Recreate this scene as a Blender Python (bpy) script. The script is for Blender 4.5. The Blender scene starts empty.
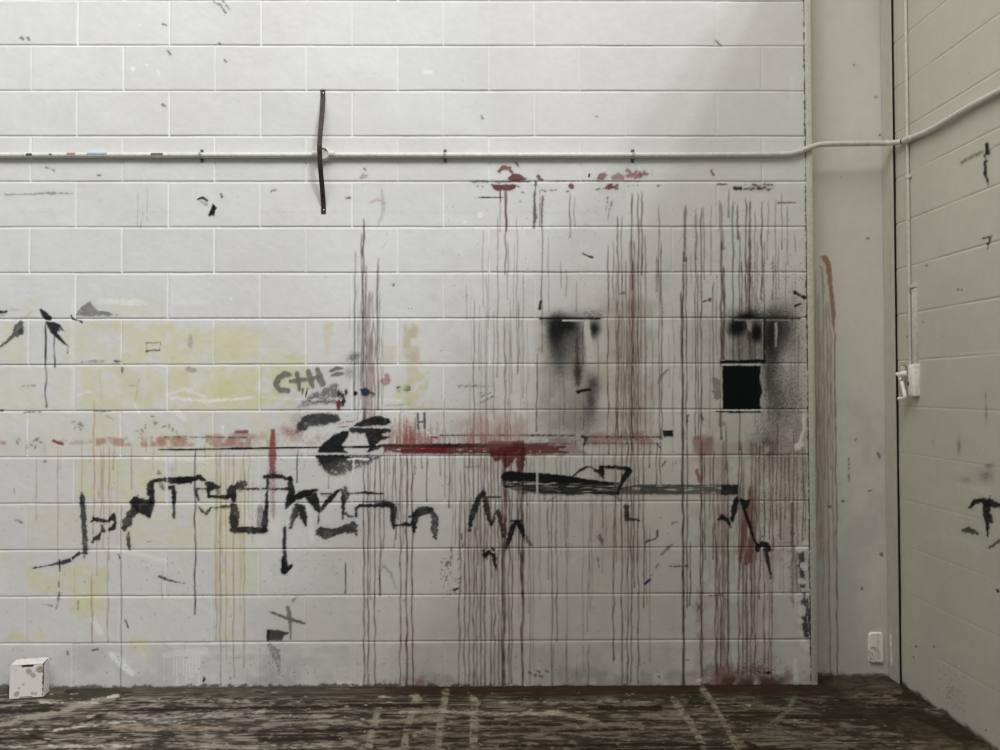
import bpy, bmesh, math, random
import numpy as np
from mathutils import Vector, Matrix

random.seed(7)
rng = np.random.default_rng(11)
sc = bpy.context.scene
col = sc.collection

# ------------------------------------------------------------------ camera fit
F = 750.0
YAW, PIT, ROL = 0.0083, 0.0197, -0.0024
CX, CD = 2.0177, 3.2689
_cz = 1.0879


def cam_axes():
    cy, sy = math.cos(YAW), math.sin(YAW)
    fw = np.array([sy * math.cos(PIT), cy * math.cos(PIT), math.sin(PIT)])
    r = np.array([cy, -sy, 0.0])
    u = np.cross(r, fw)
    return (math.cos(ROL) * r + math.sin(ROL) * u, -math.sin(ROL) * r + math.cos(ROL) * u, fw)


RX, UX, FW = cam_axes()


def ray(x, y):
    return FW + (x - 500) / F * RX - (y - 375) / F * UX


_d = ray(450, 686.5)
Z0 = _cz + CD / _d[1] * _d[2]          # height of the floor in the joint frame
CZ = _cz - Z0                          # camera height above the floor
CAM = np.array([CX, -CD, CZ])
JZ = -Z0                               # height of the lowest full mortar joint


def back(x, y, Y=0.0):
    d = ray(x, y)
    return CAM + (Y - CAM[1]) / d[1] * d


def onfloor(x, y, Z=0.0):
    d = ray(x, y)
    return CAM + (Z - CAM[2]) / d[2] * d


PC = back(898.3, 390)                   # corner where the right wall starts
_v = ray(476, 390)
DR = np.array([-_v[0], -_v[1], 0.0])
DR /= np.linalg.norm(DR)               # along the right wall, towards the camera
NR = np.array([DR[1], -DR[0], 0.0])    # its normal, into the room
if NR[0] > 0:
    NR = -NR


def onright(x, y, off=0.0):
    d = ray(x, y)
    t = ((PC + NR * off - CAM) @ NR) / (d @ NR)
    return CAM + t * d


def proj(P):
    v = P - CAM
    w = v @ FW
    return 500 + F * (v @ RX) / w, 375 - F * (v @ UX) / w


# ------------------------------------------------------------------ noise
def _h(xi, yi, seed):
    h = (xi.astype(np.int64) * 374761393 + yi.astype(np.int64) * 668265263 + seed * 1442695041) & 0xffffffff
    h = ((h ^ (h >> 13)) * 1274126177) & 0xffffffff
    h = h ^ (h >> 16)
    return (h & 0xffff).astype(np.float32) / 65535.0


def vn(x, y, seed=0):
    x = np.asarray(x, dtype=np.float32); y = np.asarray(y, dtype=np.float32)
    x0 = np.floor(x); y0 = np.floor(y)
    fx = x - x0; fy = y - y0
    fx = fx * fx * (3 - 2 * fx); fy = fy * fy * (3 - 2 * fy)
    a = _h(x0, y0, seed); b = _h(x0 + 1, y0, seed); c = _h(x0, y0 + 1, seed); d = _h(x0 + 1, y0 + 1, seed)
    return (a * (1 - fx) + b * fx) * (1 - fy) + (c * (1 - fx) + d * fx) * fy


def fbm(x, y, seed=0, o=4):
    s = 0; amp = 1; t = 0
    for i in range(o):
        s = s + amp * vn(x * 2 ** i, y * 2 ** i, seed + i * 17)
        t += amp; amp *= 0.55
    return s / t


def sm(a, b, x):
    t = np.clip((x - a) / (b - a), 0, 1)
    return t * t * (3 - 2 * t)


# ------------------------------------------------------------------ painted surfaces
class Canvas:
    """Vertex grid of a surface; PX, PY say where each vertex lies in photo units."""

    def __init__(self, P, base):
        self.P = P
        self.n, self.m = P.shape[:2]
        self.PX, self.PY = proj(P.reshape(-1, 3))
        self.PX = self.PX.reshape(self.n, self.m).astype(np.float32)
        self.PY = self.PY.reshape(self.n, self.m).astype(np.float32)
        self.C = np.empty((self.n, self.m, 3), np.float32)
        self.C[:] = base
        self.ID = np.zeros((self.n, self.m), np.int32)
        self.marks = []
        self.rowmin = self.PY.min(1); self.rowmax = self.PY.max(1)
        self.colmin = self.PX.min(0); self.colmax = self.PX.max(0)

    def win(self, x0, y0, x1, y1):
        r = np.nonzero((self.rowmax >= y0) & (self.rowmin <= y1))[0]
        c = np.nonzero((self.colmax >= x0) & (self.colmin <= x1))[0]
        if len(r) == 0 or len(c) == 0:
            return None
        return slice(r[0], r[-1] + 1), slice(c[0], c[-1] + 1)

    def mark(self, name, label=None):
        self.marks.append((name, label))
        return len(self.marks)

    def put(self, s, a, c, mk=0, thr=0.4):
        a = np.clip(a, 0, 1)
        self.C[s] = self.C[s] * (1 - a[..., None]) + np.array(c, np.float32) * a[..., None]
        if mk:
            t = self.ID[s]; t[a > thr] = mk; self.ID[s] = t

    @staticmethod
    def dust(A, D, X, Y, grain, op, sd, gx, gy):
        """Dry, dusty paint: broad patches thin out and the fringe breaks into grains."""
        big = fbm(X / 5, Y / 4, sd + 5, 3)
        A = A * (1 - grain * .6 * sm(.42, .75, big))
        fr = op * .75 * np.exp(-np.clip(D, 0, 9) / (1.0 + 2.2 * grain))
        A = np.maximum(A, fr * (.15 + .75 * grain))
        n = vn(X / gx, Y / gy, sd + 7) * .75 + vn(X / 2.3, Y / 2.1, sd + 9) * .25
        k = min(.8, .22 + grain)
        return A * (1 - k) + k * op * sm(n - .22, n + .22, A * 1.22 - .08) * np.minimum(1, A * 2.2)

    def stroke(self, pts, w=3, c=(.012, .012, .013), op=.92, soft=.7, rough=1.0, grain=0.0, rs=3.0, mk=0, t=None, thr=.4, wear=0):
        q = []
        for p in pts:
            ww = p[2] if len(p) > 2 else w
            x, y = p[0], p[1]
            if t:
                x = t[0] + x / t[2]; y = t[1] + y / t[2]
                if len(p) > 2:
                    ww = ww / t[2]
            q.append((x, y, ww))
        mw = max(p[2] for p in q) / 2 + rough * 1.5 + soft + 2
        s = self.win(min(p[0] for p in q) - mw, min(p[1] for p in q) - mw, max(p[0] for p in q) + mw, max(p[1] for p in q) + mw)
        if s is None:
            return
        X = self.PX[s]; Y = self.PY[s]
        D = np.full(X.shape, 1e9, np.float32)
        if len(q) == 1:
            q = q * 2
        for a, b in zip(q[:-1], q[1:]):
            dx, dy = b[0] - a[0], b[1] - a[1]
            L = dx * dx + dy * dy + 1e-9
            u = np.clip(((X - a[0]) * dx + (Y - a[1]) * dy) / L, 0, 1)
            d = np.hypot(X - a[0] - u * dx, Y - a[1] - u * dy) - (a[2] * (1 - u) + b[2] * u) * (.5 + .1 * (grain > 0))
            D = np.minimum(D, d)
        sd = int(rng.integers(1, 9999))
        if rough:
            D = D + (fbm(X / rs, Y / rs, sd, 3) - .5) * 2 * rough
        if max(c) < .06 and op > .78:
            op = op ** .22
        elif max(c) < .27 and op > .78:
            op = op ** .5
        if grain:
            D = D + (fbm(X / 2.2, Y / 2.2, sd + 3, 2) - .5) * (1.2 + 2 * grain)
        A = op * (1 - sm(-soft, soft, D))
        if grain:
            A = self.dust(A, D, X, Y, grain, op, sd, 1.15, 1.0)
        if wear:
            A = A * (1 - wear + wear * sm(.38, .58, fbm(X / 5, Y / 1.3, sd + 21, 3)))
        self.put(s, A, c, mk, thr)

    def poly(self, pts, c=(.012, .012, .013), op=.92, soft=.7, rough=.8, grain=0.0, rs=3.0, mk=0, t=None, thr=.4, gx=1.6, gy=1.3, fade=None):
        if t:
            pts = [(t[0] + x / t[2], t[1] + y / t[2]) for x, y in pts]
        m = rough * 2 + soft + 2
        s = self.win(min(p[0] for p in pts) - m, min(p[1] for p in pts) - m, max(p[0] for p in pts) + m, max(p[1] for p in pts) + m)
        if s is None:
            return
        X = self.PX[s]; Y = self.PY[s]
        D = np.full(X.shape, 1e9, np.float32)
        ins = np.zeros(X.shape, bool)
        k = len(pts)
        for i in range(k):
            a, b = pts[i], pts[(i + 1) % k]
            dx, dy = b[0] - a[0], b[1] - a[1]
            u = np.clip(((X - a[0]) * dx + (Y - a[1]) * dy) / (dx * dx + dy * dy + 1e-9), 0, 1)
            D = np.minimum(D, np.hypot(X - a[0] - u * dx, Y - a[1] - u * dy))
            if abs(dy) > 1e-6:
                cr = ((a[1] > Y) != (b[1] > Y)) & (X < dx * (Y - a[1]) / dy + a[0])
                ins ^= cr
        D = np.where(ins, -D, D)
        sd = int(rng.integers(1, 9999))
        if rough:
            D = D + (fbm(X / rs, Y / rs, sd, 3) - .5) * 2 * rough
        if max(c) < .06 and op > .78:
            op = op ** .22
        elif max(c) < .27 and op > .78:
            op = op ** .5
        A = op * (1 - sm(-soft, soft, D))
        if fade:
            x0, y0, x1, y1, lo = fade
            u = np.clip(((X - x0) * (x1 - x0) + (Y - y0) * (y1 - y0)) / ((x1 - x0) ** 2 + (y1 - y0) ** 2), 0, 1)
            A = A * (1 - (1 - lo) * u)
        if grain:
            if gx > 3 or gy > 3:
                n = fbm(X / gx, Y / gy, sd + 5, 2)
                A = A * sm(grain * .62 - .1, grain * .62 + .22, n)
            else:
                A = self.dust(A, D, X, Y, grain, op, sd, 1.1, 1.0)
        self.put(s, A, c, mk, thr)

    def drip(self, x, y0, y1, w=1.2, c=(.13, .05, .042), op=.75, wob=.8, x1=None, mk=0, bulb=True):
        if x1 is None:
            x1 = x
        s = self.win(min(x, x1) - w - 5, y0 - 3, max(x, x1) + w + 5, y1 + 3)
        if s is None:
            return
        X = self.PX[s]; Y = self.PY[s]
        sd = int(rng.integers(1, 9999))
        u = np.clip((Y - y0) / max(1, y1 - y0), 0, 1)
        xc = x + (x1 - x) * u + (vn(Y / 14, Y * 0, sd) - .5) * 2 * wob + (vn(Y / 4, Y * 0, sd + 1) - .5) * .5 * wob
        ww = w * (.62 + .55 * vn(Y / 7, Y * 0, sd + 2)) * (0.45 + .55 * sm(0, 10, Y - y0))
        if bulb:
            ww = ww + .35 * w * sm(y1 - 5, y1 - 1, Y)
        D = np.abs(X - xc) - ww / 2
        A = op * (1 - sm(-.55, .75, D)) * sm(y0 - 1, y0 + 3, Y) * (1 - sm(y1 - 1, y1 + .8, Y)) * (.66 + .4 * vn(Y / 9, X * 0, sd + 3))
        self.put(s, A, c, mk, .3)

    def spray(self, cx, cy, rx, ry, c=(.012, .012, .013), op=.9, grain=.25, ang=0, p=1.0, mk=0, thr=.45, clip=None):
        R = max(rx, ry) * 2.4
        s = self.win(cx - R, cy - R, cx + R, cy + R)
        if s is None:
            return
        X = self.PX[s] - cx; Y = self.PY[s] - cy
        ca, sa = math.cos(ang), math.sin(ang)
        U = (X * ca + Y * sa) / rx; V = (-X * sa + Y * ca) / ry
        sd = int(rng.integers(1, 9999))
        r2 = U * U + V * V
        r2 = r2 * (.75 + .5 * fbm(X / 7, Y / 7, sd + 3, 2))
        A = op * np.exp(-r2 ** p)
        if grain:
            n = vn(X / .9, Y / .9, sd)
            A = A * (1 - grain) + grain * op * (n < A * 1.05) * sm(0.03, .3, A)
        if clip is not None:
            A = A * clip(X + cx, Y + cy)
        self.put(s, A, c, mk, thr)

    def speckle(self, x0, y0, x1, y1, n, c=(.03, .03, .03), size=(.5, 1.1), op=.8):
        for i in range(n):
            r = rng.uniform(*size)
            x = rng.uniform(x0, x1); y = rng.uniform(y0, y1)
            if 720 < x < 764 and 360 < y < 411:
                continue
            self.stroke([(x, y), (x + rng.uniform(-1, 1) * r, y + rng.uniform(-1, 1) * r)], r, c, op, .5, 0)

    def wash(self, x0, y0, x1, y1, c, op=.5, soft=4, scale=14, lo=.35, hi=.65):
        s = self.win(x0 - soft, y0 - soft, x1 + soft, y1 + soft)
        if s is None:
            return
        X = self.PX[s]; Y = self.PY[s]
        sd = int(rng.integers(1, 9999))
        wx = X + (vn(X / 9, Y / 9, sd + 8) - .5) * soft * 1.5; wy = Y + (vn(X / 9, Y / 9, sd + 9) - .5) * soft * 1.5
        A = sm(x0 - soft, x0 + soft, wx) * (1 - sm(x1 - soft, x1 + soft, wx)) * sm(y0 - soft, y0 + soft, wy) * (1 - sm(y1 - soft, y1 + soft, wy))
        A = A * op * sm(lo, hi, fbm(X / scale, Y / scale, sd, 4))
        self.put(s, A, c)


def grid_mesh(name, P, C, mat, flip=False, extra=None):
    n, m = P.shape[:2]
    idx = np.arange(n * m).reshape(n, m)
    q = np.stack([idx[:-1, :-1], idx[:-1, 1:], idx[1:, 1:], idx[1:, :-1]], -1).reshape(-1, 4)
    if flip:
        q = q[:, ::-1]
    return raw_mesh(name, P.reshape(-1, 3), C.reshape(-1, 3), q, mat, extra)


def raw_mesh(name, V, C, q, mat, extra=None):
    if extra is not None:      # a closed box behind the surface gives it a body
        (a, b) = extra
        B = np.array([[x, y, z] for z in (a[2], b[2]) for y in (a[1], b[1]) for x in (a[0], b[0])], float)
        o = len(V)
        bq = np.array([[0, 2, 3, 1], [4, 5, 7, 6], [0, 1, 5, 4], [2, 6, 7, 3], [0, 4, 6, 2], [1, 3, 7, 5]]) + o
        V = np.concatenate([V, B]); q = np.concatenate([q, bq])
        C = np.concatenate([C, np.full((8, 3), .4, np.float32)])
    me = bpy.data.meshes.new(name)
    me.vertices.add(len(V)); me.vertices.foreach_set('co', np.ascontiguousarray(V, np.float32).ravel())
    me.loops.add(q.size); me.loops.foreach_set('vertex_index', np.ascontiguousarray(q, np.int32).ravel())
    me.polygons.add(len(q))
    me.polygons.foreach_set('loop_start', np.arange(0, q.size, 4, dtype=np.int32))
    me.update(calc_edges=True)
    me.polygons.foreach_set('use_smooth', np.ones(len(q), bool))
    at = me.color_attributes.new('paint', 'FLOAT_COLOR', 'POINT')
    C4 = np.concatenate([np.clip(C, 0, 1), np.ones((len(C), 1), np.float32)], 1).astype(np.float32)
    at.data.foreach_set('color', C4.ravel())
    me.materials.append(mat)
    me.validate()
    o = bpy.data.objects.new(name, me)
    col.objects.link(o)
    return o


def cut_marks(cv, parent, mat, nrm, flip=False, off=.0006, minf=6):
    """Every bold paint mark is a coat of its own lying on the wall."""
    n, m = cv.n, cv.m
    Pf = cv.P.reshape(-1, 3); Cf = cv.C.reshape(-1, 3)
    idx = np.arange(n * m).reshape(n, m)
    I = cv.ID
    corners = np.stack([I[:-1, :-1], I[:-1, 1:], I[1:, 1:], I[1:, :-1]], -1)
    Q = np.stack([idx[:-1, :-1], idx[:-1, 1:], idx[1:, 1:], idx[1:, :-1]], -1)
    flatI = corners.max(-1)
    for k, (name, label) in enumerate(cv.marks, 1):
        sel = ((corners == k).sum(-1) >= 2)
        if sel.sum() < minf:
            continue
        q = Q[sel].reshape(-1, 4)
        if flip:
            q = q[:, ::-1]
        u, inv = np.unique(q.ravel(), return_inverse=True)
        o = raw_mesh(name, Pf[u] + np.array(nrm) * off, Cf[u], inv.reshape(-1, 4), mat)
        o.parent = parent
        if label:
            o['label'] = label


# ------------------------------------------------------------------ materials
def nt(name):
    m = bpy.data.materials.new(name)
    m.use_nodes = True
    t = m.node_tree
    b = t.nodes['Principled BSDF']
    return m, t, b


def painted_mat(name, rough, spec, scale, strength, dist, var=.08):
    m, t, b = nt(name)
    a = t.nodes.new('ShaderNodeAttribute'); a.attribute_name = 'paint'
    tc = t.nodes.new('ShaderNodeTexCoord')
    n1 = t.nodes.new('ShaderNodeTexNoise'); n1.inputs['Scale'].default_value = scale; n1.inputs['Detail'].default_value = 5
    n2 = t.nodes.new('ShaderNodeTexNoise'); n2.inputs['Scale'].default_value = 23; n2.inputs['Detail'].default_value = 6
    t.links.new(tc.outputs['Object'], n1.inputs['Vector']); t.links.new(tc.outputs['Object'], n2.inputs['Vector'])
    mr = t.nodes.new('ShaderNodeMapRange')
    mr.inputs['To Min'].default_value = 1 - var; mr.inputs['To Max'].default_value = 1 + var
    t.links.new(n2.outputs['Fac'], mr.inputs['Value'])
    mx = t.nodes.new('ShaderNodeVectorMath'); mx.operation = 'SCALE'
    t.links.new(a.outputs['Color'], mx.inputs[0]); t.links.new(mr.outputs['Result'], mx.inputs['Scale'])
    t.links.new(mx.outputs['Vector'], b.inputs['Base Color'])
    b.inputs['Roughness'].default_value = rough
    b.inputs['Specular IOR Level'].default_value = spec
    bp = t.nodes.new('ShaderNodeBump'); bp.inputs['Strength'].default_value = strength; bp.inputs['Distance'].default_value = dist
    t.links.new(n1.outputs['Fac'], bp.inputs['Height']); t.links.new(bp.outputs['Normal'], b.inputs['Normal'])
    return m


def plain(name, c, rough=.5, metal=0, spec=.4, scale=60, var=.12, bump=.15, dist=.0008):
    m, t, b = nt(name)
    tc = t.nodes.new('ShaderNodeTexCoord')
    n1 = t.nodes.new('ShaderNodeTexNoise'); n1.inputs['Scale'].default_value = scale; n1.inputs['Detail'].default_value = 6
    t.links.new(tc.outputs['Object'], n1.inputs['Vector'])
    r = t.nodes.new('ShaderNodeValToRGB')
    r.color_ramp.elements[0].position = .3; r.color_ramp.elements[1].position = .7
    r.color_ramp.elements[0].color = [max(0, x * (1 - var)) for x in c] + [1]
    r.color_ramp.elements[1].color = [min(1, x * (1 + var)) for x in c] + [1]
    t.links.new(n1.outputs['Fac'], r.inputs['Fac']); t.links.new(r.outputs['Color'], b.inputs['Base Color'])
    b.inputs['Roughness'].default_value = rough; b.inputs['Metallic'].default_value = metal
    b.inputs['Specular IOR Level'].default_value = spec
    bp = t.nodes.new('ShaderNodeBump'); bp.inputs['Strength'].default_value = bump; bp.inputs['Distance'].default_value = dist
    t.links.new(n1.outputs['Fac'], bp.inputs['Height']); t.links.new(bp.outputs['Normal'], b.inputs['Normal'])
    return m


M_wall = painted_mat('painted_blockwork', .75, .07, 260, .35, .0012, .06)
M_side = painted_mat('painted_side_blockwork', .65, .15, 260, .3, .0012, .06)
M_floor = painted_mat('grimy_concrete', .8, .1, 90, .5, .004, .22)
M_pipe = plain('painted_conduit', (.60, .60, .56), .45)
M_pipe2 = plain('painted_conduit_dim', (.60, .595, .53), .45)
M_steel = plain('rusty_strap', (.035, .024, .021), .55, .3, .4, 90, .45, .4)
M_screw = plain('screw_head', (.45, .45, .44), .35, .8)
M_white = plain('white_plastic', (.88, .87, .82), .4)
M_dark = plain('dark_gap', (.012, .012, .011), .9)
M_trim = plain('painted_trim', (.55, .54, .49), .55)
M_beam = plain('painted_column', (.50, .495, .43), .55, scale=25, var=.06)

WB = (.645, .648, .648)
BLACK = (.011, .012, .013)
RED = (.105, .017, .016)
DRED = (.075, .02, .018)
BRN = (.115, .06, .05)
PINK = (.235, .108, .095)
GREY = (.10, .10, .10)
WHITE = (.80, .80, .78)
YEL = (.60, .575, .345)
GRN = (.52, .55, .22)
TAN = (.50, .40, .24)

exec_parts = None
# ------------------------------------------------------------------ back wall
XL = back(-190, 390)[0]
XR = back(810, 390)[0]
ZT = back(400, -230)[2]


def axis_lines(a, b, fa, fb, step, coarse, joints, offs):
    v = list(np.arange(fa, fb, step)) + list(np.arange(a, fa, coarse)) + list(np.arange(fb, b, coarse)) + [a, b]
    v = np.array(v)
    for j in joints:
        v = v[np.abs(v - j) > max(offs) + step * .35]
    v = list(v)
    for j in joints:
        v += [j + o for o in offs if a <= j + o <= b] + [j - o for o in offs if o > 0 and a <= j - o <= b]
    return np.unique(np.round(np.array(v), 6))


hj = [JZ + .2 * k for k in range(0, 19)]
vj = [.2 * k for k in range(-6, 20)]
xs = axis_lines(XL, XR, back(-12, 390)[0], XR, .0037, .009, [v for v in vj if XL < v < XR - .04], (0, .0022, .0046, .0075))
zs = axis_lines(-.02, ZT, -.02, back(400, -14)[2], .0037, .009, [h for h in hj if h < ZT - .02], (0, .0022, .0046, .0075))
GX, GZ = np.meshgrid(xs, zs)


def joint_depth(GX, GZ):
    """Depth of the tooled mortar joints of a stretcher bond of 0.4 x 0.2 m blocks."""
    d = np.zeros(GX.shape)
    wob = (fbm(GX * 9, GZ * 9, 5, 3) - .5) * .004
    k = np.round((GZ - JZ) / .2)
    dz = np.abs(GZ - (JZ + .2 * k) + wob * .5)
    wv = .0062 * (.85 + .4 * vn(GX * 6, GZ * 6, 31))
    d = np.maximum(d, np.cos(np.clip(dz / wv, 0, 1) * math.pi / 2) ** 2 * 1.0)
    row = np.floor((GZ - JZ) / .2)
    ph = np.where(np.mod(row, 2) == 0, 0.0, .2)
    n = np.round((GX - ph) / .4)
    jit = (_h(n, row, 77) - .5) * .004
    dx = np.abs(GX - (ph + .4 * n) + wob * .4)
    st = .35 + .75 * _h(n, row, 55)
    st = st * np.where(GX > 2.3, .55, 1.0)
    st = st * np.where(GZ < 1.0, .6, 1.0)
    wv2 = .0066 * (.8 + .4 * vn(GX * 6, GZ * 6, 32))
    v = np.cos(np.clip(dx / wv2, 0, 1) * math.pi / 2) ** 2 * np.minimum(st, 1)
    d = np.maximum(d, v)
    return d, row, n, v


JD, ROW, NB, VJ = joint_depth(GX, GZ)
Y = JD * (.0030 + .0010 * sm(1.0, 1.8, GZ)) * (.75 + .5 * vn(GX * 3.1, GZ * 8, 19)) + (fbm(GX * 5, GZ * 5, 3, 3) - .5) * .004 + (vn(GX * 60, GZ * 60, 8) - .5) * .0005
Y = Y + (_h(np.floor((GX - np.where(np.mod(ROW, 2) == 0, 0, .2)) / .4), ROW, 12) - .5) * .0012
P = np.stack([GX, Y, GZ], -1)
W = Canvas(P, WB)
# block to block tint, old repaint patches, warmer lower wall, whiter joints upper left
tint = 1 + (_h(np.floor((GX - np.where(np.mod(ROW, 2) == 0, 0, .2)) / .4), ROW, 3) - .5) * .06
W.C *= tint[..., None].astype(np.float32)
W.C *= (1 + (fbm(GX * 3, GZ * 3, 41, 4)[..., None] - .5) * .12).astype(np.float32)
low = sm(240, 520, W.PY + 120 * (fbm(GX * 2, GZ * 2, 44, 3) - .5))
W.C = W.C * (1 - low[..., None]) + np.array((.615, .60, .565), np.float32) * low[..., None] * (W.C[..., :1] / .645)
lil = sm(.35, .65, fbm(GX * 2.2, GZ * 2.2, 91, 3)) * .4
W.C = W.C * (1 - lil[..., None]) + np.array((.61, .595, .59), np.float32) * lil[..., None]
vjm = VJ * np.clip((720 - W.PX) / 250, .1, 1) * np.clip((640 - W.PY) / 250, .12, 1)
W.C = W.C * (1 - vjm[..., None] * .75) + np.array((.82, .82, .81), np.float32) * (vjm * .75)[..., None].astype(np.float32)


def marks_back():
    w = W
    q = lambda c, r: (c * 250, (0, 190, 370, 560)[r], 3.948)
    A = (60, 460, 6.246); B = (180, 460, 6.246); C = (300, 460, 6.253); D = (440, 450, 5.0); E = (640, 420, 4.689)
    Fc = (260, 340, 5.36); G = (530, 290, 5.0); H = (690, 300, 6.25); I = (470, 150, 5.0); J = (340, 180, 3.41)
    K = (600, 180, 4.545); L = (640, 560, 5.0); Mm = (440, 560, 5.0); N = (0, 300, 4.165)
    # ---- washes of old colour
    for r in [(62, 322, 117, 364, .55), (112, 322, 175, 364, .8), (170, 326, 258, 364, .75), (108, 300, 168, 318, .5), (0, 322, 26, 364, .5), (20, 300, 40, 320, .4),
              (0, 366, 74, 410, .35), (80, 368, 167, 410, .75), (168, 368, 262, 410, .9), (215, 330, 300, 364, .55), (0, 412, 120, 456, .22), (90, 414, 215, 456, .42),
              (80, 458, 120, 500, .7), (118, 458, 165, 502, .8), (170, 458, 250, 502, .35), (26, 505, 120, 548, .32), (120, 505, 246, 548, .45), (215, 460, 246, 640, .55),
              (26, 566, 78, 598, .75), (70, 566, 106, 612, .9), (76, 596, 96, 618, .7), (7, 632, 47, 640, .95), (0, 552, 30, 562, .5), (130, 636, 148, 652, .7), (250, 412, 300, 456, .4),
              (215, 548, 262, 592, .35)]:
        w.wash(r[0], r[1], r[2], r[3], YEL, r[4] * .8, 3.5, 13, .2, .6)
    w.wash(262, 366, 312, 408, GRN, .55, 4, 12, .3, .6)
    w.wash(285, 350, 306, 364, GRN, .4, 4, 9, .3, .6)
    w.wash(200, 380, 262, 400, GRN, .35, 5, 12, .35, .6)
    w.wash(395, 380, 412, 408, GRN, .45, 4, 9, .3, .6)
    w.wash(404, 322, 419, 362, TAN, .75, 2.5, 9, .25, .6)
    w.wash(406, 362, 432, 408, (.55, .47, .27), .6, 3, 9, .3, .6)
    w.wash(380, 345, 398, 364, (.58, .5, .33), .5, 3, 9, .3, .6)
    w.wash(560, 350, 620, 400, TAN, .28, 5, 14, .3, .6)
    w.poly([(322, 322), (334, 322), (331, 345), (327, 358), (324, 345)], (.60, .52, .22), .55, 1.5, 1, .3)
    w.wash(0, 645, 812, 700, (.42, .42, .40), .5, 5, 22, .3, .7)
    w.wash(270, 450, 700, 690, (.52, .50, .485), .35, 20, 60, .3, .7)
    w.wash(440, 250, 800, 640, (.50, .47, .44), .4, 30, 60, .25, .7)
    w.wash(205, 655, 300, 690, (.30, .31, .31), .5, 6, 18, .35, .7)
    w.wash(0, 640, 60, 690, (.45, .46, .43), .4, 6, 18, .35, .7)
    w.wash(560, 670, 700, 690, (.30, .29, .27), .55, 4, 12, .3, .65)
    w.wash(430, 675, 480, 690, (.30, .29, .27), .45, 4, 10, .3, .65)
    w.wash(700, 320, 806, 460, (.42, .40, .37), .4, 12, 20, .3, .6); w.wash(780, 420, 810, 500, (.30, .20, .17), .35, 5, 8, .3, .6)
    w.wash(604, 300, 652, 450, (.37, .31, .255), .5, 9, 16, .2, .6); w.wash(598, 440, 650, 560, (.40, .33, .28), .35, 9, 16, .25, .6); w.wash(735, 300, 805, 360, (.36, .30, .26), .35, 8, 14, .25, .6)
    w.wash(700, 440, 806, 560, (.36, .28, .245), .45, 10, 16, .25, .6); w.wash(700, 560, 775, 690, (.40, .31, .275), .35, 8, 16, .25, .6); w.wash(470, 400, 530, 470, (.40, .33, .29), .4, 10, 14, .25, .6); w.wash(540, 345, 600, 440, (.38, .35, .30), .5, 8, 16, .2, .6)
    # faint overpainted letters and scrubbed white strokes
    for pts, wd, op in [([(100, 301), (145, 303)], 5, .55), ([(172, 303), (208, 302)], 4, .4), ([(165, 395), (185, 389), (205, 397)], 3, .5), ([(170, 398), (205, 401), (250, 398)], 2.6, .7),
                        ([(77, 396), (90, 391)], 2, .6), ([(135, 405), (139, 412)], 2, .6), ([(74, 300), (72, 345), (73, 380), (71, 410)], 5, .4), ([(93, 620), (100, 632)], 5, .6), ([(112, 655), (131, 673)], 5, .8),
                        ([(118, 654), (126, 662)], 3, .5), ([(145, 459), (205, 460)], 3, .6), ([(108, 548), (165, 560)], 4, .5), ([(250, 397), (300, 399), (400, 400)], 2, .5),
                        ([(300, 450), (330, 456)], 2, .3), ([(190, 655), (250, 652), (330, 656)], 4, .28), ([(165, 655), (205, 650)], 5, .5), ([(465, 635), (440, 639)], 3, .35), ([(595, 545), (572, 562)], 3, .25),
                        ([(177, 412), (184, 418)], 5, .6), ([(197, 435), (203, 442)], 5, .55), ([(224, 425), (222, 432), (227, 438)], 1.4, .7), ([(10, 478), (30, 490)], 2, .3)]:
        w.stroke(pts, wd, WHITE, op, 1, 1.2, .25)
    for x in np.arange(174, 200, 3.1):
        w.drip(x, 654, rng.uniform(672, 690), 1.4, WHITE, .6, .4)
    for x in np.arange(252, 292, 3.3):
        w.drip(x, 650 + rng.uniform(-3, 4), rng.uniform(662, 680), 1.3, (.68, .68, .64), .4, .4)
    for x in (335, 345, 354, 363):
        w.drip(x, 665, 690, 1.6, (.72, .70, .66), .55, .4)
    for i in range(26):
        x = rng.normal(347, 12); w.stroke([(x, rng.uniform(680, 689)), (x + rng.uniform(-2, 2), rng.uniform(680, 689))], 1.3, (.75, .7, .66), .7, .5, .4)
    w.stroke([(792, 78), (792, 92), (790, 106)], 3, WHITE, .45, 1, 1, .2)
    w.stroke([(133, 69)], 4.5, WHITE, .9, .7, .4); w.stroke([(425, 72), (431, 72)], 4.5, WHITE, .6, 1, .6); w.stroke([(329, 71)], 4, WHITE, .4, 1, .6)
    w.stroke([(480, 215)], 6, WHITE, .7, 1, 1); w.stroke([(465, 222)], 4, WHITE, .6, 1, 1); w.stroke([(147, 65)], 1.5, WHITE, .8); w.stroke([(158, 71), (159, 75)], 2, WHITE, .6); w.stroke([(231, 299)], 3, WHITE, .8)
    w.stroke([(141, 25)], 1.4, WHITE, .8)
    # ---- faint horizontal scrub lines in the row under the pipe
    for y, x0, x1, o in [(212, 20, 73, .3), (212, 125, 170, .25), (212, 262, 345, .3), (212.5, 355, 480, .25), (212.5, 500, 600, .3), (181.5, 380, 560, .5)]:
        w.stroke([(x0, y), (x1, y)], .8, (.25, .25, .25), o, .6, .4, .3)
    # ---- drips: (x, top, bottom, width, colour, opacity, x at foot)
    OR = (.34, .20, .12); BG = (.15, .115, .10); DK = (.045, .035, .033)
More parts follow.
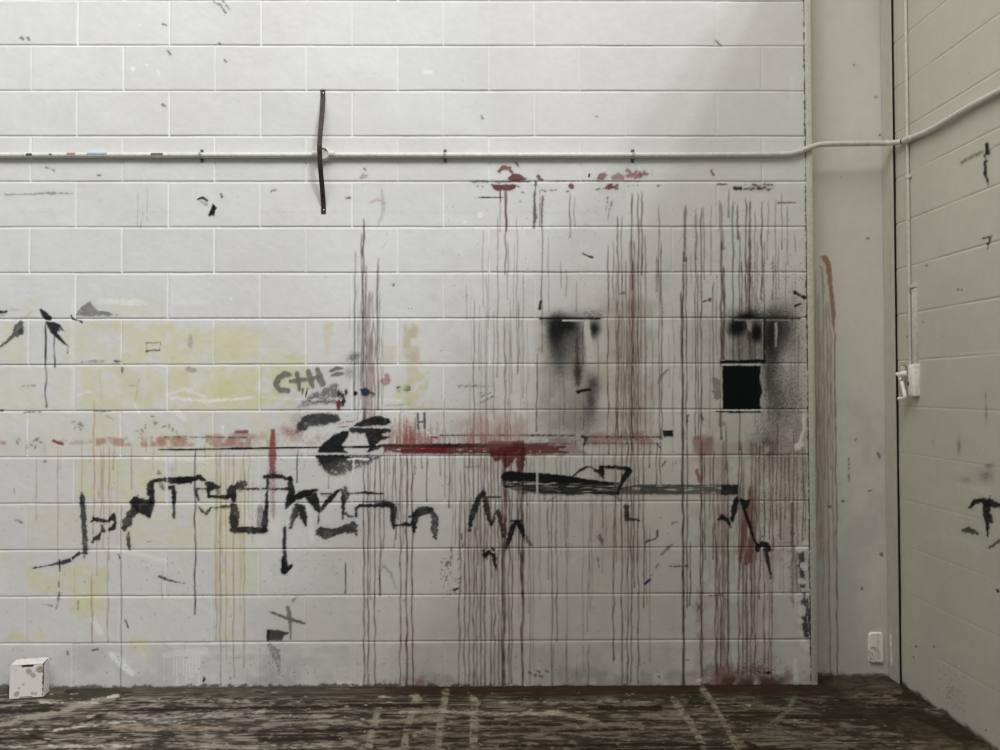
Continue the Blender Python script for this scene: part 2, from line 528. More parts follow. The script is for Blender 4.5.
    dr = [(81.6, 440, 500, 1, OR, .5), (94, 400, 535, 1.2, (.40, .17, .10), .7), (36, 455, 520, .9, OR, .6), (58, 447, 560, 1, OR, .6), (101, 445, 532, 1, OR, .7), (103.5, 446, 548, 1, OR, .55),
          (109, 445, 560, 1, OR, .7), (114, 445, 470, 1.2, OR, .6), (132, 445, 490, 1.2, (.35, .13, .08), .65), (153.5, 440, 470, 1, OR, .5), (216, 450, 640, 1.1, OR, .65), (220.5, 450, 687, 1.1, (.27, .17, .12), .75),
          (226, 452, 660, 1, OR, .6), (233.5, 452, 678, 1.1, (.25, .15, .12), .65), (244, 450, 668, 1.1, (.27, .16, .12), .7), (229, 446, 480, 1, OR, .5), (92, 572, 643, 1.3, (.32, .15, .12), .75),
          (107.7, 548, 643, 1.1, (.3, .2, .15), .7), (121.3, 505, 688, 1.2, (.16, .14, .13), .7), (97, 530, 576, 1, OR, .6), (162, 565, 600, .9, BG, .5), (205, 440, 458, 1, OR, .6), (249, 450, 520, .9, OR, .5),
          (195, 448, 615, 1.7, DK, .92), (297.5, 448, 483, 1.4, DK, .9), (45.8, 322, 408, 1.9, DK, .95), (54.5, 322, 368, 1.5, DK, .9), (67.3, 345, 354, 1.3, DK, .85), (345, 561, 594, 1.4, DK, .85), (328.5, 460, 489, 1, BG, .7),
          (26, 440, 455, 1, BG, .3), (176, 448, 470, 1, BG, .3), (146, 436, 452, 1.3, OR, .6), (60.5, 448, 470, .8, OR, .4),
          # tall cluster left of centre
          (354.8, 250, 410, 1.2, (.13, .07, .06), .8), (363.6, 218, 420, 1.8, DRED, .8), (362, 232, 410, 1.6, BRN, .7), (366, 265, 420, 2.2, DRED, .72), (369, 290, 430, 4.0, PINK, .62), (372.5, 290, 350, 1.2, BRN, .7),
          (377.8, 257, 410, 1.8, (.22, .10, .085), .8), (374.5, 320, 425, 1.2, BRN, .7), (371.5, 330, 430, 2.5, (.27, .11, .10), .75), (360.5, 300, 400, .9, BRN, .5), (379.5, 290, 360, 1.2, BRN, .5), (358, 320, 440, .9, BRN, .55), (381.5, 335, 420, 1, BRN, .5),
          (350, 300, 330, .8, BRN, .3),
          (364, 455, 689, 1.5, DRED, .85), (368.3, 455, 689, 1.4, DRED, .85), (370.2, 460, 600, 1, BRN, .7), (375, 456, 689, 1.4, DRED, .82), (380.2, 456, 596, 1.5, (.10, .05, .045), .8), (384, 450, 549, 1.3, (.17, .07, .06), .75),
          (387.5, 450, 500, 1, BRN, .6), (392.7, 452, 520, 1.2, RED, .7), (396, 452, 540, 1.2, RED, .7), (400.5, 452, 566, 1.5, BRN, .75), (402.8, 452, 545, 1.1, (.17, .13, .08), .7), (406.7, 452, 689, 1.8, RED, .85), (412.4, 452, 689, 1.6, RED, .85),
          (400.2, 560, 688, 1.5, (.16, .06, .05), .8), (394.5, 528, 548, 1.2, BRN, .6), (426.5, 454, 502, 1.4, RED, .8), (422, 452, 469, 1.3, RED, .75), (440, 436, 476, 1, BRN, .7), (445, 436, 497, 1, BRN, .65), (449.5, 436, 508, 1.5, BRN, .8),
          (455.5, 436, 545, 1, BG, .65), (452.5, 440, 560, 1, BG, .5), (415, 455, 475, 1, RED, .6), (435, 438, 455, 1, BRN, .5), (389.5, 430, 475, 1, RED, .6)]
    for i, d in enumerate(dr):
        mk = w.mark('paint_drip') if (d[5] >= .75 and d[2] - d[1] > 60) else 0
        w.drip(d[0], d[1], d[2], d[3], d[4], d[5], .8, mk=mk)
    # centre group under the red band, to the floor
    cen = [(459.5, 500, 560, .8), (461, 470, 686, 1.3), (464.5, 440, 686, 1.3), (469, 436, 686, 1.5), (473.5, 436, 686, 1.4), (476.7, 500, 686, 1.2), (481, 436, 686, 1.5), (484.5, 436, 686, 1.5), (488, 440, 560, 1), (491, 450, 686, 1.4),
           (494.6, 436, 686, 1.3), (498.6, 445, 686, 1.3), (502, 455, 686, 1.3), (505.3, 450, 686, 3.4), (509, 455, 686, 1.5), (511.8, 455, 684, 1.2), (516, 455, 595, 1.3), (522.4, 450, 690, 2.8), (527, 455, 540, 1), (519, 455, 560, 1.0),
           (465, 560, 600, .8), (478, 455, 530, 1)]
    for x, a, b, ww in cen:
        big = ww > 2
        mk = w.mark('paint_drip', 'thick dark red drip down to the floor' if big else None) if ww > 1.25 else 0
        x1 = 522 if x == 516 else (459 if x == 461 else (503 if x == 505.3 else x))
        w.drip(x, a, b, ww, RED if big else ((.10, .042, .038) if rng.random() < .7 else (.13, .075, .065)), .88 if big else .8, .9, x1=x1, mk=mk)
    lt = [(530, 456, 686, 1.6, BG, .45), (533.5, 456, 672, 1.3, BG, .4), (540, 456, 600, 1, BG, .35), (548, 500, 580, 1.2, (.10, .07, .07), .7), (552, 490, 688, 1.3, (.15, .12, .11), .75), (556.7, 456, 642, 1.3, (.12, .07, .065), .75),
          (566.5, 456, 690, 1.4, BG, .5), (583, 500, 640, 1, BG, .4), (587.5, 580, 632, 1, BG, .5), (566.5, 643, 682, 3.2, (.32, .22, .17), .5), (583.5, 643, 672, 2.6, (.34, .24, .18), .5), (588.3, 643, 686, 1, (.12, .08, .07), .75),
          (562, 643, 680, 2, (.36, .28, .22), .4), (553, 643, 688, 2, (.25, .21, .18), .6), (577, 660, 680, 1, BG, .5), (545, 450, 500, 1, BRN, .5), (561, 454, 500, 1, BRN, .5), (565, 500, 546, 1, (.10, .07, .065), .7),
          (583.5, 440, 470, 1.2, BRN, .7), (599, 440, 480, 1, BRN, .5), (603, 445, 528, 1.1, (.11, .08, .07), .7), (592, 436, 470, 1, BRN, .5), (570, 455, 485, 1, BRN, .5), (534, 192, 229, 2, (.16, .15, .14), .75), (542, 197, 353, 1.2, (.12, .06, .05), .85),
          (537, 353, 432, 1.6, (.08, .06, .055), .85), (569.6, 192, 238, 1.3, (.15, .08, .07), .8), (574, 196, 227, 1.1, (.16, .13, .12), .7), (561, 260, 288, 1, BG, .6), (566, 268, 297, 1.2, BG, .7), (577, 280, 312, 1, BG, .6),
          (548.6, 235, 312, .9, BG, .55), (517, 215, 375, 1, BG, .6), (505.7, 186, 275, 1.9, (.16, .06, .055), .8), (507.8, 240, 300, 1, BG, .6), (514, 240, 320, .8, BG, .45), (467, 285, 320, .8, BG, .6), (474, 298, 452, 1, (.10, .07, .06), .75), (483, 230, 306, 1, BRN, .5),
          (494, 310, 420, 1, BRN, .55), (497.6, 215, 378, 1.1, BRN, .6), (505, 315, 440, 1.6, BRN, .6), (518.5, 300, 372, 1, (.13, .08, .07), .75), (523, 340, 368, .9, BG, .6), (500, 190, 232, 1, (.15, .06, .05), .65), (444.5, 398, 450, 1, BRN, .6), (489, 240, 330, .8, BG, .4),
          (470, 380, 440, .8, BRN, .4), (481, 330, 440, .9, BRN, .45), (486, 360, 440, .9, BRN, .45), (510, 330, 440, .9, BRN, .5), (527, 320, 440, .8, BG, .4), (560, 380, 440, .9, BG, .45), (575, 390, 450, 1, BG, .5),
          (540, 440, 456, 1, RED, .5)]
    for x, a, b, ww, c, o in lt:
        w.drip(x, a, b, ww, c, o, .8)
    # right hand field of drips
    rt = [(608, 244, 455, 1.1, 0), (613, 240, 300, 1, 1), (618, 215, 440, 1.2, 0), (621.5, 215, 440, 1.1, 1), (616, 400, 660, 1.2, 0), (621.8, 430, 686, 1.3, 0), (627.5, 430, 684, 1.2, 0), (631, 420, 682, 1.3, 0), (634, 440, 588, 1, 0), (638.3, 440, 684, 1.2, 0), (643.6, 430, 608, 1.2, 0),
          (632, 192, 450, 1.3, 2), (630.5, 240, 440, 3.2, 3), (634.5, 240, 440, 2.2, 3), (638, 192, 440, 1.5, 2), (641.8, 190, 276, 1.7, 2), (645.5, 234, 440, 1.2, 1), (626, 260, 440, 1.2, 3), (624, 320, 440, 1.4, 3), (641, 275, 450, 1.3, 3), (637, 330, 440, 1.2, 3),
          (659, 204, 372, 1.2, 1), (657.5, 255, 292, 2.8, 3), (661.6, 240, 440, 1.1, 0), (659.5, 370, 440, 1.3, 0), (650, 440, 468, 1.1, 2), (656.6, 440, 484, 1.1, 0), (660.3, 440, 484, 1.1, 0),
          (684.7, 204, 262, 3.0, 2), (683, 250, 450, 1.6, 0), (686.3, 255, 440, 1.3, 0), (681.5, 290, 686, 1.7, 0), (687, 440, 608, 1.4, 0), (696, 209, 260, 2.2, 3), (695.5, 250, 440, 1.1, 0), (701, 206, 686, 1.3, 0), (704, 206, 280, 1.2, 1), (698, 270, 440, 1, 0),
          (711, 203, 275, 1, 1), (712.7, 280, 380, 1, 0), (719.5, 200, 250, 4.2, 3), (721, 240, 440, 2.2, 2), (724, 265, 360, 2.6, 2), (729, 188, 218, 2.4, 3), (732.8, 200, 365, 1.2, 0), (738, 203, 240, 2, 2), (739.5, 230, 450, 1.2, 0), (741.5, 260, 330, 1.1, 0),
          (746, 197, 330, 1.8, 2), (750, 200, 360, 2.6, 2), (748, 260, 340, 3, 3), (752.5, 270, 360, 2.2, 3), (755, 210, 360, 1.1, 1), (757, 240, 340, 1.2, 3), (761.7, 200, 300, 1.5, 2), (764, 240, 360, 1.1, 0), (775.4, 198, 300, 1.2, 1), (781.5, 192, 250, 1, 1), (788, 205, 265, 1, 1), (795, 230, 252, .9, 1), (772.8, 255, 300, 1, 0), (778, 245, 290, .9, 1), (786, 260, 320, .8, 1),
          (690.5, 540, 606, 1.3, 0), (683, 440, 688, 1.7, 0), (702, 440, 677, 1.3, 0), (705, 450, 560, 1, 0), (710, 450, 520, 1, 1), (713.6, 450, 560, 1.3, 2), (718, 480, 690, 2.6, 3), (723.5, 440, 690, 5.2, 3), (728, 460, 675, 1.6, 2), (715.7, 520, 675, 1.5, 2), (720.3, 560, 675, 1.2, 2), (739, 440, 675, 1.3, 0),
          (743, 560, 675, 1.3, 2), (746.5, 560, 670, 1.3, 2), (751.3, 440, 580, 3.0, 3), (751, 560, 675, 1.6, 2), (754.8, 560, 675, 1.3, 2), (741, 440, 560, 1, 0), (756, 440, 560, 1.2, 2), (759.5, 440, 600, 1.3, 2), (764, 440, 675, 1.2, 2), (769, 560, 675, 1.4, 3), (771.5, 590, 675, 1, 2), (773, 440, 550, 1, 0), (785, 456, 520, 1, 0), (793.5, 430, 560, 1, 2), (797, 440, 600, 1, 2), (803, 440, 590, 1.2, 2), (747, 540, 675, 1, 2),
          (725.5, 425, 470, 1.2, 2), (717, 300, 355, .9, 1), (733.5, 530, 570, 1, 3), (744, 470, 590, 2.4, 3), (768, 200, 260, .9, 1), (770, 440, 540, 1, 2), (777, 420, 520, 1, 2), (781, 440, 540, .9, 0), (789, 450, 510, .9, 2)]
    cols = [((.072, .04, .034), .85), ((.14, .095, .085), .68), ((.10, .04, .034), .82), ((.22, .115, .10), .66)]
    nmk = 0
    for x, a, b, ww, k in rt:
        c, o = cols[k]
        mk = 0
        if (b - a > 130 and ww >= 1.2 and nmk < 36) or ww > 2.5:
            mk = w.mark('paint_drip', 'broad pale red drip' if k == 3 and ww > 2 else None); nmk += 1
        x1 = x
        if x == 616: x1 = 613
        if x == 681.5: x1 = 684
        if x == 719.5: x1 = 723
        if x == 744: x1 = 739
        w.drip(x, a, b, ww, c, o, .8, x1=x1, mk=mk)
    # finer veils of dribble
    for (x0, x1, y0, y1, n, o) in [(605, 650, 260, 440, 16, .38), (690, 800, 250, 430, 26, .33), (460, 530, 455, 640, 26, .42), (530, 640, 450, 620, 20, .33), (700, 806, 440, 660, 36, .42), (350, 385, 280, 420, 8, .35), (470, 530, 260, 440, 14, .3), (610, 650, 440, 680, 8, .4), (80, 125, 440, 560, 5, .3), (205, 255, 440, 620, 6, .3), (640, 700, 300, 480, 8, .35)]:
        for i in range(n):
            x = rng.uniform(x0, x1); a = rng.uniform(y0, y0 + (y1 - y0) * .5); b = rng.uniform(a + 25, y1)
            w.drip(x, a, b, rng.uniform(.7, 1.25), (.12, .075, .066) if x > 300 else OR, o * rng.uniform(.7, 1.4), .8)
    # dark rims of dribbled blocks (paint held in vertical edges)
    # ---- pale red band left, dark band middle
    w.wash(95, 437, 252, 446, (.36, .19, .14), .7, 1.5, 9, .35, .6)
    w.wash(150, 436, 185, 447, (.37, .19, .14), .6, 2, 6, .35, .6)
    w.wash(205, 434, 262, 448, (.32, .17, .13), .65, 2, 7, .3, .6)
    w.wash(0, 441, 20, 445, (.40, .18, .14), .7, 1.5, 8, .35, .6)
    w.wash(250, 434, 330, 446, (.40, .30, .23), .5, 2.5, 6, .35, .6)
    w.wash(60, 440, 120, 444, (.42, .25, .18), .5, 1.5, 6, .35, .6)
    w.stroke([(54, 441), (58, 442.5), (63, 444)], 3, (.27, .03, .03), .9, .6, .9)
    w.stroke([(236, 432), (247, 432)], 3.5, (.24, .05, .05), .8, .8, 1)
    w.stroke([(165, 436.5), (205, 437), (250, 437.5)], 1.1, (.05, .03, .03), .7, .5, .6, .2)
    mk = w.mark('paint_band', 'dark red paint band across the middle of the wall')
    w.poly([(384, 444), (450, 443.5), (490, 443), (540, 444), (568, 446), (562, 450), (572, 453.5), (520, 454), (450, 454), (384, 452)], RED, .85, .9, 1.2, .28, mk=mk, gx=5, gy=1.4)
    w.poly([(378, 444), (440, 443.8), (500, 443.5), (500, 447), (440, 448), (378, 447)], (.03, .012, .012), .85, .8, .6, mk=mk)
    w.poly([(488, 441), (524, 441), (526, 454), (523, 470), (519, 474), (516, 458), (505, 470), (502, 460), (495, 462), (490, 455)], (.09, .014, .014), .85, 1, 1.3, .1, mk=mk)
    w.poly([(400, 449), (446, 448), (448, 453.5), (402, 454)], (.15, .017, .019), .9, .8, .9, .1, mk=mk)
    w.wash(530, 438, 600, 455, (.20, .06, .055), .55, 3, 8, .35, .6)
    w.stroke([(440, 435.5), (500, 435.2), (575, 435.5)], 1.2, (.08, .03, .028), .85, .5, .5, .15)
    w.stroke([(584, 437), (665, 437)], 1.2, (.07, .04, .035), .8, .5, .6, .25)
    w.stroke([(583, 443.5), (660, 443.5)], 1.1, (.09, .05, .045), .75, .5, .6, .3)
    w.wash(590, 433, 660, 445, (.28, .12, .10), .55, 3, 7, .3, .6)
    for i in range(70):
        x = rng.normal(411, 12); h = abs(rng.normal(0, 12))
        w.stroke([(x, 444), (x + rng.uniform(-2, 2), 440 - h, )], 1.2, (.24, .085, .065), .42, .8, .5)
    for i in range(60):
        x = rng.normal(490, 17); h = abs(rng.normal(0, 13))
        w.stroke([(x, 442), (x + rng.uniform(-1, 1), 438 - h)], 1.1, (.28, .09, .07), .4, .8, .5)
    w.spray(408, 432, 12, 13, (.38, .15, .10), .5, .5); w.spray(485, 430, 28, 14, (.36, .16, .13), .4, .4); w.spray(384, 436, 14, 10, (.38, .17, .13), .35, .4)
    w.spray(418, 440, 18, 8, (.26, .05, .04), .55, .5)
    # black straight lines across the left
    mk = w.mark('graffiti_line', 'thin black horizontal line')
    w.stroke([(158, 449.3, 1), (175, 449.6, 2), (215, 449, 1.6), (260, 448.2, 2), (330, 447.2, 1.6), (380, 446.8, 2.4)], 1.7, BLACK, .92, .5, .35, mk=mk)
    w.stroke([(232, 448.6), (252, 448.3)], 2.5, BLACK, .9, .5, .4, mk=mk)
    w.stroke([(500, 443.3), (570, 443.7)], 1.2, (.03, .02, .02), .7, .5, .5)
    # reddish blocks of old paint low right
    w.wash(694, 436, 712, 455, (.24, .12, .10), .7, 2.5, 8, .25, .55)
    w.wash(750, 438, 780, 458, (.20, .11, .09), .6, 4, 8, .3, .6)
    w.wash(700, 668, 790, 690, (.19, .10, .08), .7, 6, 12, .25, .6)
    w.wash(720, 677, 785, 692, (.10, .045, .035), .85, 4, 9, .2, .5)
    w.spray(753, 670, 28, 9, (.15, .07, .06), .6, .9); w.speckle(700, 655, 795, 686, 160, (.13, .06, .05), (.4, 1), .6)
    w.wash(455, 420, 530, 445, (.38, .27, .23), .4, 6, 12, .3, .6)
    w.stroke([(697, 470), (700, 481)], 4, (.24, .06, .06), .75, 1, 1)
    w.poly([(738, 560), (744, 510), (750, 485), (754, 500), (755, 545), (752, 562), (744, 566)], (.17, .075, .065), .8, 1.6, 1.4, .42, gx=1.3, gy=14, mk=w.mark('paint_smear', 'brownish red smear beside black zigzag'))
    w.wash(400, 678, 432, 690, (.3, .08, .07), .6, 4, 6, .35, .6)
    for i in range(16):
        x = rng.uniform(385, 425); w.stroke([(x, 688), (x + rng.uniform(-4, 4), rng.uniform(678, 686))], 1, (.22, .08, .065), .5, .6, .5)
    for p in [(529, 672), (537, 671), (540, 676), (534, 675), (546, 671)]:
        w.stroke([p, (p[0] + 2, p[1] + 1)], 2.6, (.14, .08, .06), .7, .7, 1)
    # ---- red dabs under the pipe
    mk = w.mark('paint_dab', 'dark red paint dab under the pipe')
    w.poly([(190, 140), (215, 118), (250, 122), (290, 145), (270, 153), (220, 155), (192, 155)], (.13, .03, .03), .9, .7, 1, .08, mk=mk, t=I)
    w.stroke([(145, 105, 14), (165, 88, 20), (195, 92, 18), (205, 112, 16)], 3, (.20, .06, .05), .85, .7, 1, .18, mk=mk, t=I)
    w.poly([(105, 172), (235, 174), (225, 195), (200, 205), (160, 200), (140, 208), (120, 195)], (.12, .03, .03), .9, .7, .9, .1, mk=mk, t=I)
    w.stroke([(150, 200, 8), (152, 260, 5)], 2, (.14, .04, .04), .85, .6, .5, t=I); w.drip(506, 188, 232, 2.2, (.16, .05, .045), .85)
    w.stroke([(230, 62, 6), (240, 80, 8)], 2, (.06, .04, .04), .8, .6, .8, .2, t=I)
    w.stroke([(25, 238, 3), (90, 237, 6), (165, 238, 5)], 1.2, BLACK, .9, .5, .5, t=I)
    w.stroke([(470, 181.5), (505, 182), (530, 181.5)], 1.8, (.10, .09, .085), .75, .6, .6, .2)
    w.stroke([(555, 181), (640, 181.4)], 1, (.14, .13, .12), .6, .6, .6, .2)
    w.stroke([(340, 130, 18), (348, 145, 22), (360, 150, 12)], 3, (.14, .07, .065), .85, .7, 1, t=I)
    w.stroke([(338, 120, 6), (365, 75, 3), (380, 72, 3)], 1, (.35, .3, .28), .5, .8, .8, .4, t=I)
    w.stroke([(330, 160, 10), (322, 250, 9), (326, 330, 12), (320, 385, 6)], 2, (.10, .09, .085), .8, .7, 1, .2, t=I)
    w.stroke([(362, 235, 10), (360, 385, 5)], 1.5, (.12, .09, .085), .75, .6, .7, .2, t=I); w.stroke([(350, 195), (348, 385)], .9, BG, .7, .6, .5, t=I)
    w.stroke([(597, 122, 12), (594, 134, 10)], 2, BLACK, .95, .6, .4, t=I)
    mk = w.mark('paint_dab', 'dusky red thumb dabs under the pipe')
    w.poly([(632, 150), (645, 118), (672, 110), (690, 125), (668, 150)], (.24, .10, .09), .8, .8, 1.2, .25, mk=mk, t=I)
    w.poly([(706, 130), (740, 112), (765, 125), (778, 155), (740, 148), (712, 148)], (.26, .10, .095), .75, .8, 1, .2, mk=mk, t=I)
    for p in [(785, 125), (800, 118), (815, 125), (830, 110), (848, 118), (868, 108), (840, 130), (825, 138), (858, 125), (876, 120), (790, 105)]:
        w.stroke([p, (p[0] + rng.uniform(-8, 8), p[1] + rng.uniform(-8, 8))], 3.2, (.26, .075, .085), .75, .8, 1.2, .15, t=I, mk=mk)
    w.stroke([(912, 105, 5), (910, 125, 5)], 1, GREY, .5, .6, .6, .3, t=I)
    w.stroke([(506, 182, 28)], 5, (.20, .06, .055), .9, .8, .8, t=I)
    for p in [(690, 180), (700, 176), (682, 192), (715, 186), (730, 180), (728, 194), (697, 190)]:
        w.stroke([p, (p[0] + 7, p[1] - 2)], 2.2, (.16, .04, .05), .85, .7, 1, .1, t=I)
    for p in [(632, 198), (645, 194), (665, 192), (362, 200), (372, 206), (405, 200), (425, 200), (485, 206), (790, 180), (812, 178), (835, 176), (938, 178), (240, 182), (60, 182), (35, 180), (262, 212), (250, 258)]:
        w.stroke([p, (p[0] + 5, p[1] + 1)], 1.3, (.06, .05, .05), .75, .6, .6, .1, t=I)
    w.stroke([(690, 240, 10), (686, 270, 5), (678, 310, 3)], 1.5, (.19, .13, .12), .7, .7, .8, .25, t=I); w.stroke([(708, 262, 10), (698, 295, 4), (688, 350, 2)], 1.5, (.19, .13, .12), .65, .7, .8, .25, t=I)
    w.stroke([(535, 20, 9), (575, 20, 9)], 2, (.22, .06, .06), .8, .6, .7, t=K)
    w.stroke([(612, 38, 14), (640, 38, 16)], 3, (.03, .025, .025), .9, .7, 1.2, .1, t=K)
    for i in range(26):
        x = rng.uniform(640, 790); y = rng.uniform(20, 45); w.stroke([(x, y), (x + rng.uniform(2, 14), y + rng.uniform(-2, 2))], rng.uniform(.8, 1.8), (.10, .05, .05), .75, .6, .7, .2, t=K)
    w.stroke([(808, 104, 9), (888, 102, 7)], 2, (.26, .17, .15), .8, .6, .6, t=K)
    w.stroke([(885, 510, 14), (930, 535, 18)], 3, BLACK, .9, .7, 1.6, .3, t=K)
    w.stroke([(795, 306), (800, 304)], 2, BLACK, .8, .6, 1)
    w.stroke([(325, 250, 6), (350, 262, 8), (365, 266, 9)], 1.6, BLACK, .85, .6, .6, t=q(2, 1)); w.stroke([(160, 440, 9), (157, 468, 12)], 2, BLACK, .9, .6, .6, t=q(2, 1))
    w.stroke([(470, 412, 6), (490, 405, 8)], 1.5, GREY, .75, .7, .8, .2, t=q(2, 1))
    w.stroke([(802, 440), (812, 437)], 2, (.2, .06, .06), .8, .6, .8, t=q(2, 1)); w.stroke([(828, 434, 16)], 2, (.2, .06, .06), .8, .7, 1, t=q(2, 1)); w.stroke([(808, 458), (822, 458)], 1, (.15, .06, .06), .7, t=q(2, 1))
    # ---- small black ticks on the upper wall
    for t, pts, ww in [(q(0, 0), [(645, 97), (655, 99)], 8), (q(0, 0), [(640, 412), (655, 422)], 6), (q(0, 0), [(180, 660), (215, 672)], 5), (q(0, 0), [(385, 692), (395, 692)], 6), (q(0, 0), [(862, 170), (870, 172)], 6), (q(1, 0), [(914, 460), (918, 468)], 8), (q(1, 0), [(296, 590), (297, 592)], 6), (q(0, 0), [(886, 236), (892, 245)], 5),
                       (q(0, 0), [(845, 8), (870, 20), (890, 50)], 5), (q(0, 0), [(880, 5), (905, 35)], 4), (q(0, 0), [(660, 200), (675, 215)], 6), (q(0, 0), [(85, 150), (90, 155)], 10), (q(0, 0), [(110, 150), (113, 158)], 9), (q(2, 0), [(835, 672), (842, 690)], 8), (q(2, 0), [(852, 160), (872, 180)], 6), (q(2, 0), [(526, 592), (528, 598)], 5),
                       (q(1, 0), [(450, 665), (455, 670)], 7), (q(2, 0), [(380, 458), (384, 462)], 4), (q(1, 1), [(100, 0), (85, 5)], 8)]:
        w.stroke([(a, b, ww) for a, b in pts], 1, (.07, .065, .06), .75, .6, .6, .15, t=t)
    w.poly([(432, 700), (445, 685), (468, 690), (462, 700), (440, 710)], (.42, .28, .26), .8, .7, .8, .1, t=q(1, 0))
    w.stroke([(575, 630, 4), (560, 680, 4), (555, 740, 3)], 1, (.4, .4, .4), .4, .8, .6, .3, t=q(0, 0)); w.stroke([(610, 640, 30), (635, 645, 22)], 4, (.4, .4, .4), .35, 1, 1, .4, t=q(0, 0))
    w.stroke([(20, 18, 3), (120, 17, 4), (190, 12, 9), (285, 14, 4)], 1, (.12, .11, .11), .65, .7, .6, .2, t=q(0, 1))
    w.stroke([(545, 15, 2), (543, 150, 2)], .7, GREY, .45, .6, .4, t=q(0, 1)); w.stroke([(582, 0, 2), (580, 120, 2)], .7, GREY, .45, .6, .4, t=q(0, 1)); w.stroke([(565, 80, 2), (555, 150, 3)], .7, GREY, .5, .6, .4, t=q(0, 1)); w.stroke([(395, 45, 16)], 3, GREY, .25, 1, 1, .3, t=q(0, 1))
    mk = w.mark('graffiti_mark', 'two small black paint ticks on upper left blocks')
    w.stroke([(782, 36, 8), (800, 30, 12), (818, 42, 8)], 2, BLACK, .92, .6, .6, mk=mk, t=q(0, 1)); w.stroke([(795, 46, 8), (815, 56, 10)], 2, (.25, .25, .25), .7, .8, .8, .25, t=q(0, 1))
    w.poly([(840, 55), (858, 70), (850, 82), (846, 102), (838, 100), (826, 106), (822, 98), (832, 78)], BLACK, .95, .6, .6, mk=mk, t=q(0, 1))
    w.stroke([(870, 15, 6), (878, 28, 8)], 2, GREY, .8, .7, .8, .2, t=q(0, 1))
    w.stroke([(520, 0, 8), (524, 40, 10), (528, 70, 14), (520, 100, 10), (505, 140, 3)], 2, (.36, .34, .30), .65, .8, 1, .3, t=q(1, 1)); w.stroke([(475, 48, 6), (500, 38, 10), (538, 52, 6)], 2, (.38, .28, .22), .6, .8, .9, .3, t=q(1, 1)); w.stroke([(540, 170, 3), (540, 205, 3), (525, 230, 3)], 1, (.4, .35, .28), .5, .7, .6, .2, t=q(1, 1))
    w.stroke([(382, 31, 6), (395, 31, 7)], 1.5, GREY, .8, .7, .6, .1, t=q(1, 1)); w.poly([(550, 375), (575, 362), (572, 378)], (.3, .3, .3), .6, .8, .8, .2, t=q(1, 1)); w.stroke([(568, 376)], 1.6, BLACK, .9, t=q(1, 1))
    for p in [(625, 468), (637, 468), (845, 420), (855, 416), (515, 348), (300, 345), (920, 440), (925, 462)]:
        w.stroke([p], 1, BLACK, .7, .5, .3, t=q(1, 1))
    # ---- left wall marks
    mk = w.mark('graffiti_mark', 'black bird-shaped brush mark with long drips')
    w.poly([(163, 38), (172, 36), (198, 54), (216, 70), (214, 86), (190, 84), (178, 72)], (.02, .021, .022), .93, .6, .5, mk=mk, t=N)
    w.poly([(188, 88), (210, 92), (226, 92), (252, 102), (256, 112), (270, 132), (256, 126), (248, 116), (250, 132), (242, 126), (240, 138), (262, 165), (292, 198), (270, 186), (240, 162), (212, 136), (196, 108)], (.02, .021, .022), .93, .6, .5, mk=mk, t=N)
    w.poly([(318, 64), (325, 42), (350, 22), (374, 8), (392, 28), (408, 48), (430, 46), (460, 52), (490, 64), (400, 66), (340, 66)], (.17, .16, .155), .8, 1, 1.2, .28, mk=w.mark('paint_smear', 'grey smudge above the yellow blocks'), t=N)
    mk = w.mark('paint_smear', 'dark grey streak at the left edge')
    w.stroke([(88, 95, 18), (78, 118, 34), (68, 138, 26), (42, 162, 10), (2, 196, 4)], 5, (.06, .055, .05), .8, .9, 1.3, .25, mk=mk, t=N); w.stroke([(88, 132, 22)], 3, (.05, .05, .05), .8, .8, 1, .2, t=N)
    w.stroke([(0, 50, 12), (24, 48, 10)], 2, (.03, .03, .04), .85, .7, .8, .15, t=N); w.stroke([(0, 62, 6), (20, 64, 4)], 1, GREY, .6, .7, .6, t=N); w.stroke([(50, 40, 8), (75, 42, 6)], 2, (.35, .35, .34), .5, 1, 1, .3, t=N); w.stroke([(100, 78, 3), (138, 42, 3)], 1, (.4, .38, .2), .5, .7, .6, t=N)
    w.stroke([(296, 64, 8), (302, 78, 8), (330, 86, 6), (342, 93, 8)], 2, BLACK, .85, .6, .6, t=N)
    mk = w.mark('graffiti_mark', 'small drawn black rectangle')
    for a in ([(608, 178), (668, 176)], [(610, 178), (610, 210)], [(668, 178), (666, 210)]):
        w.stroke([(x, y, 2.5) for x, y in a], .8, (.05, .05, .04), .8, .5, .3, mk=mk, t=N)
    w.stroke([(608, 214, 6), (640, 208, 5), (664, 210, 5)], 1.3, BLACK, .9, .5, .4, mk=mk, t=N)
    w.stroke([(340, 258, 4), (400, 256, 7), (448, 255, 5)], 1.6, (.13, .14, .12), .65, .7, .8, .3, t=N); w.stroke([(475, 256, 8), (496, 256, 8)], 1.6, (.05, .07, .10), .8, .7, .8, .15, t=N); w.stroke([(508, 284, 12), (507, 304, 8)], 2.2, (.09, .1, .1), .75, .7, .8, .2, t=N)
    w.stroke([(795, 150, 10), (793, 180, 24), (795, 205, 8)], 4, (.3, .29, .2), .6, 1.2, 1.2, .3, t=N); w.stroke([(785, 290, 20), (812, 296, 16)], 3, (.2, .2, .18), .6, 1, 1.2, .3, t=N); w.stroke([(92, 360, 6), (150, 355, 5)], 1.3, (.2, .2, .19), .6, .7, .8, .3, t=N)
    w.stroke([(415, 290, 10), (422, 420, 5)], 2, (.4, .39, .32), .5, .9, .9, .3, t=N); w.stroke([(578, 330, 4), (565, 420, 4)], 1, (.3, .28, .2), .5, .7, .6, .2, t=N); w.stroke([(530, 358, 8), (572, 355, 6)], 2, (.25, .24, .2), .5, .9, .8, .3, t=N)
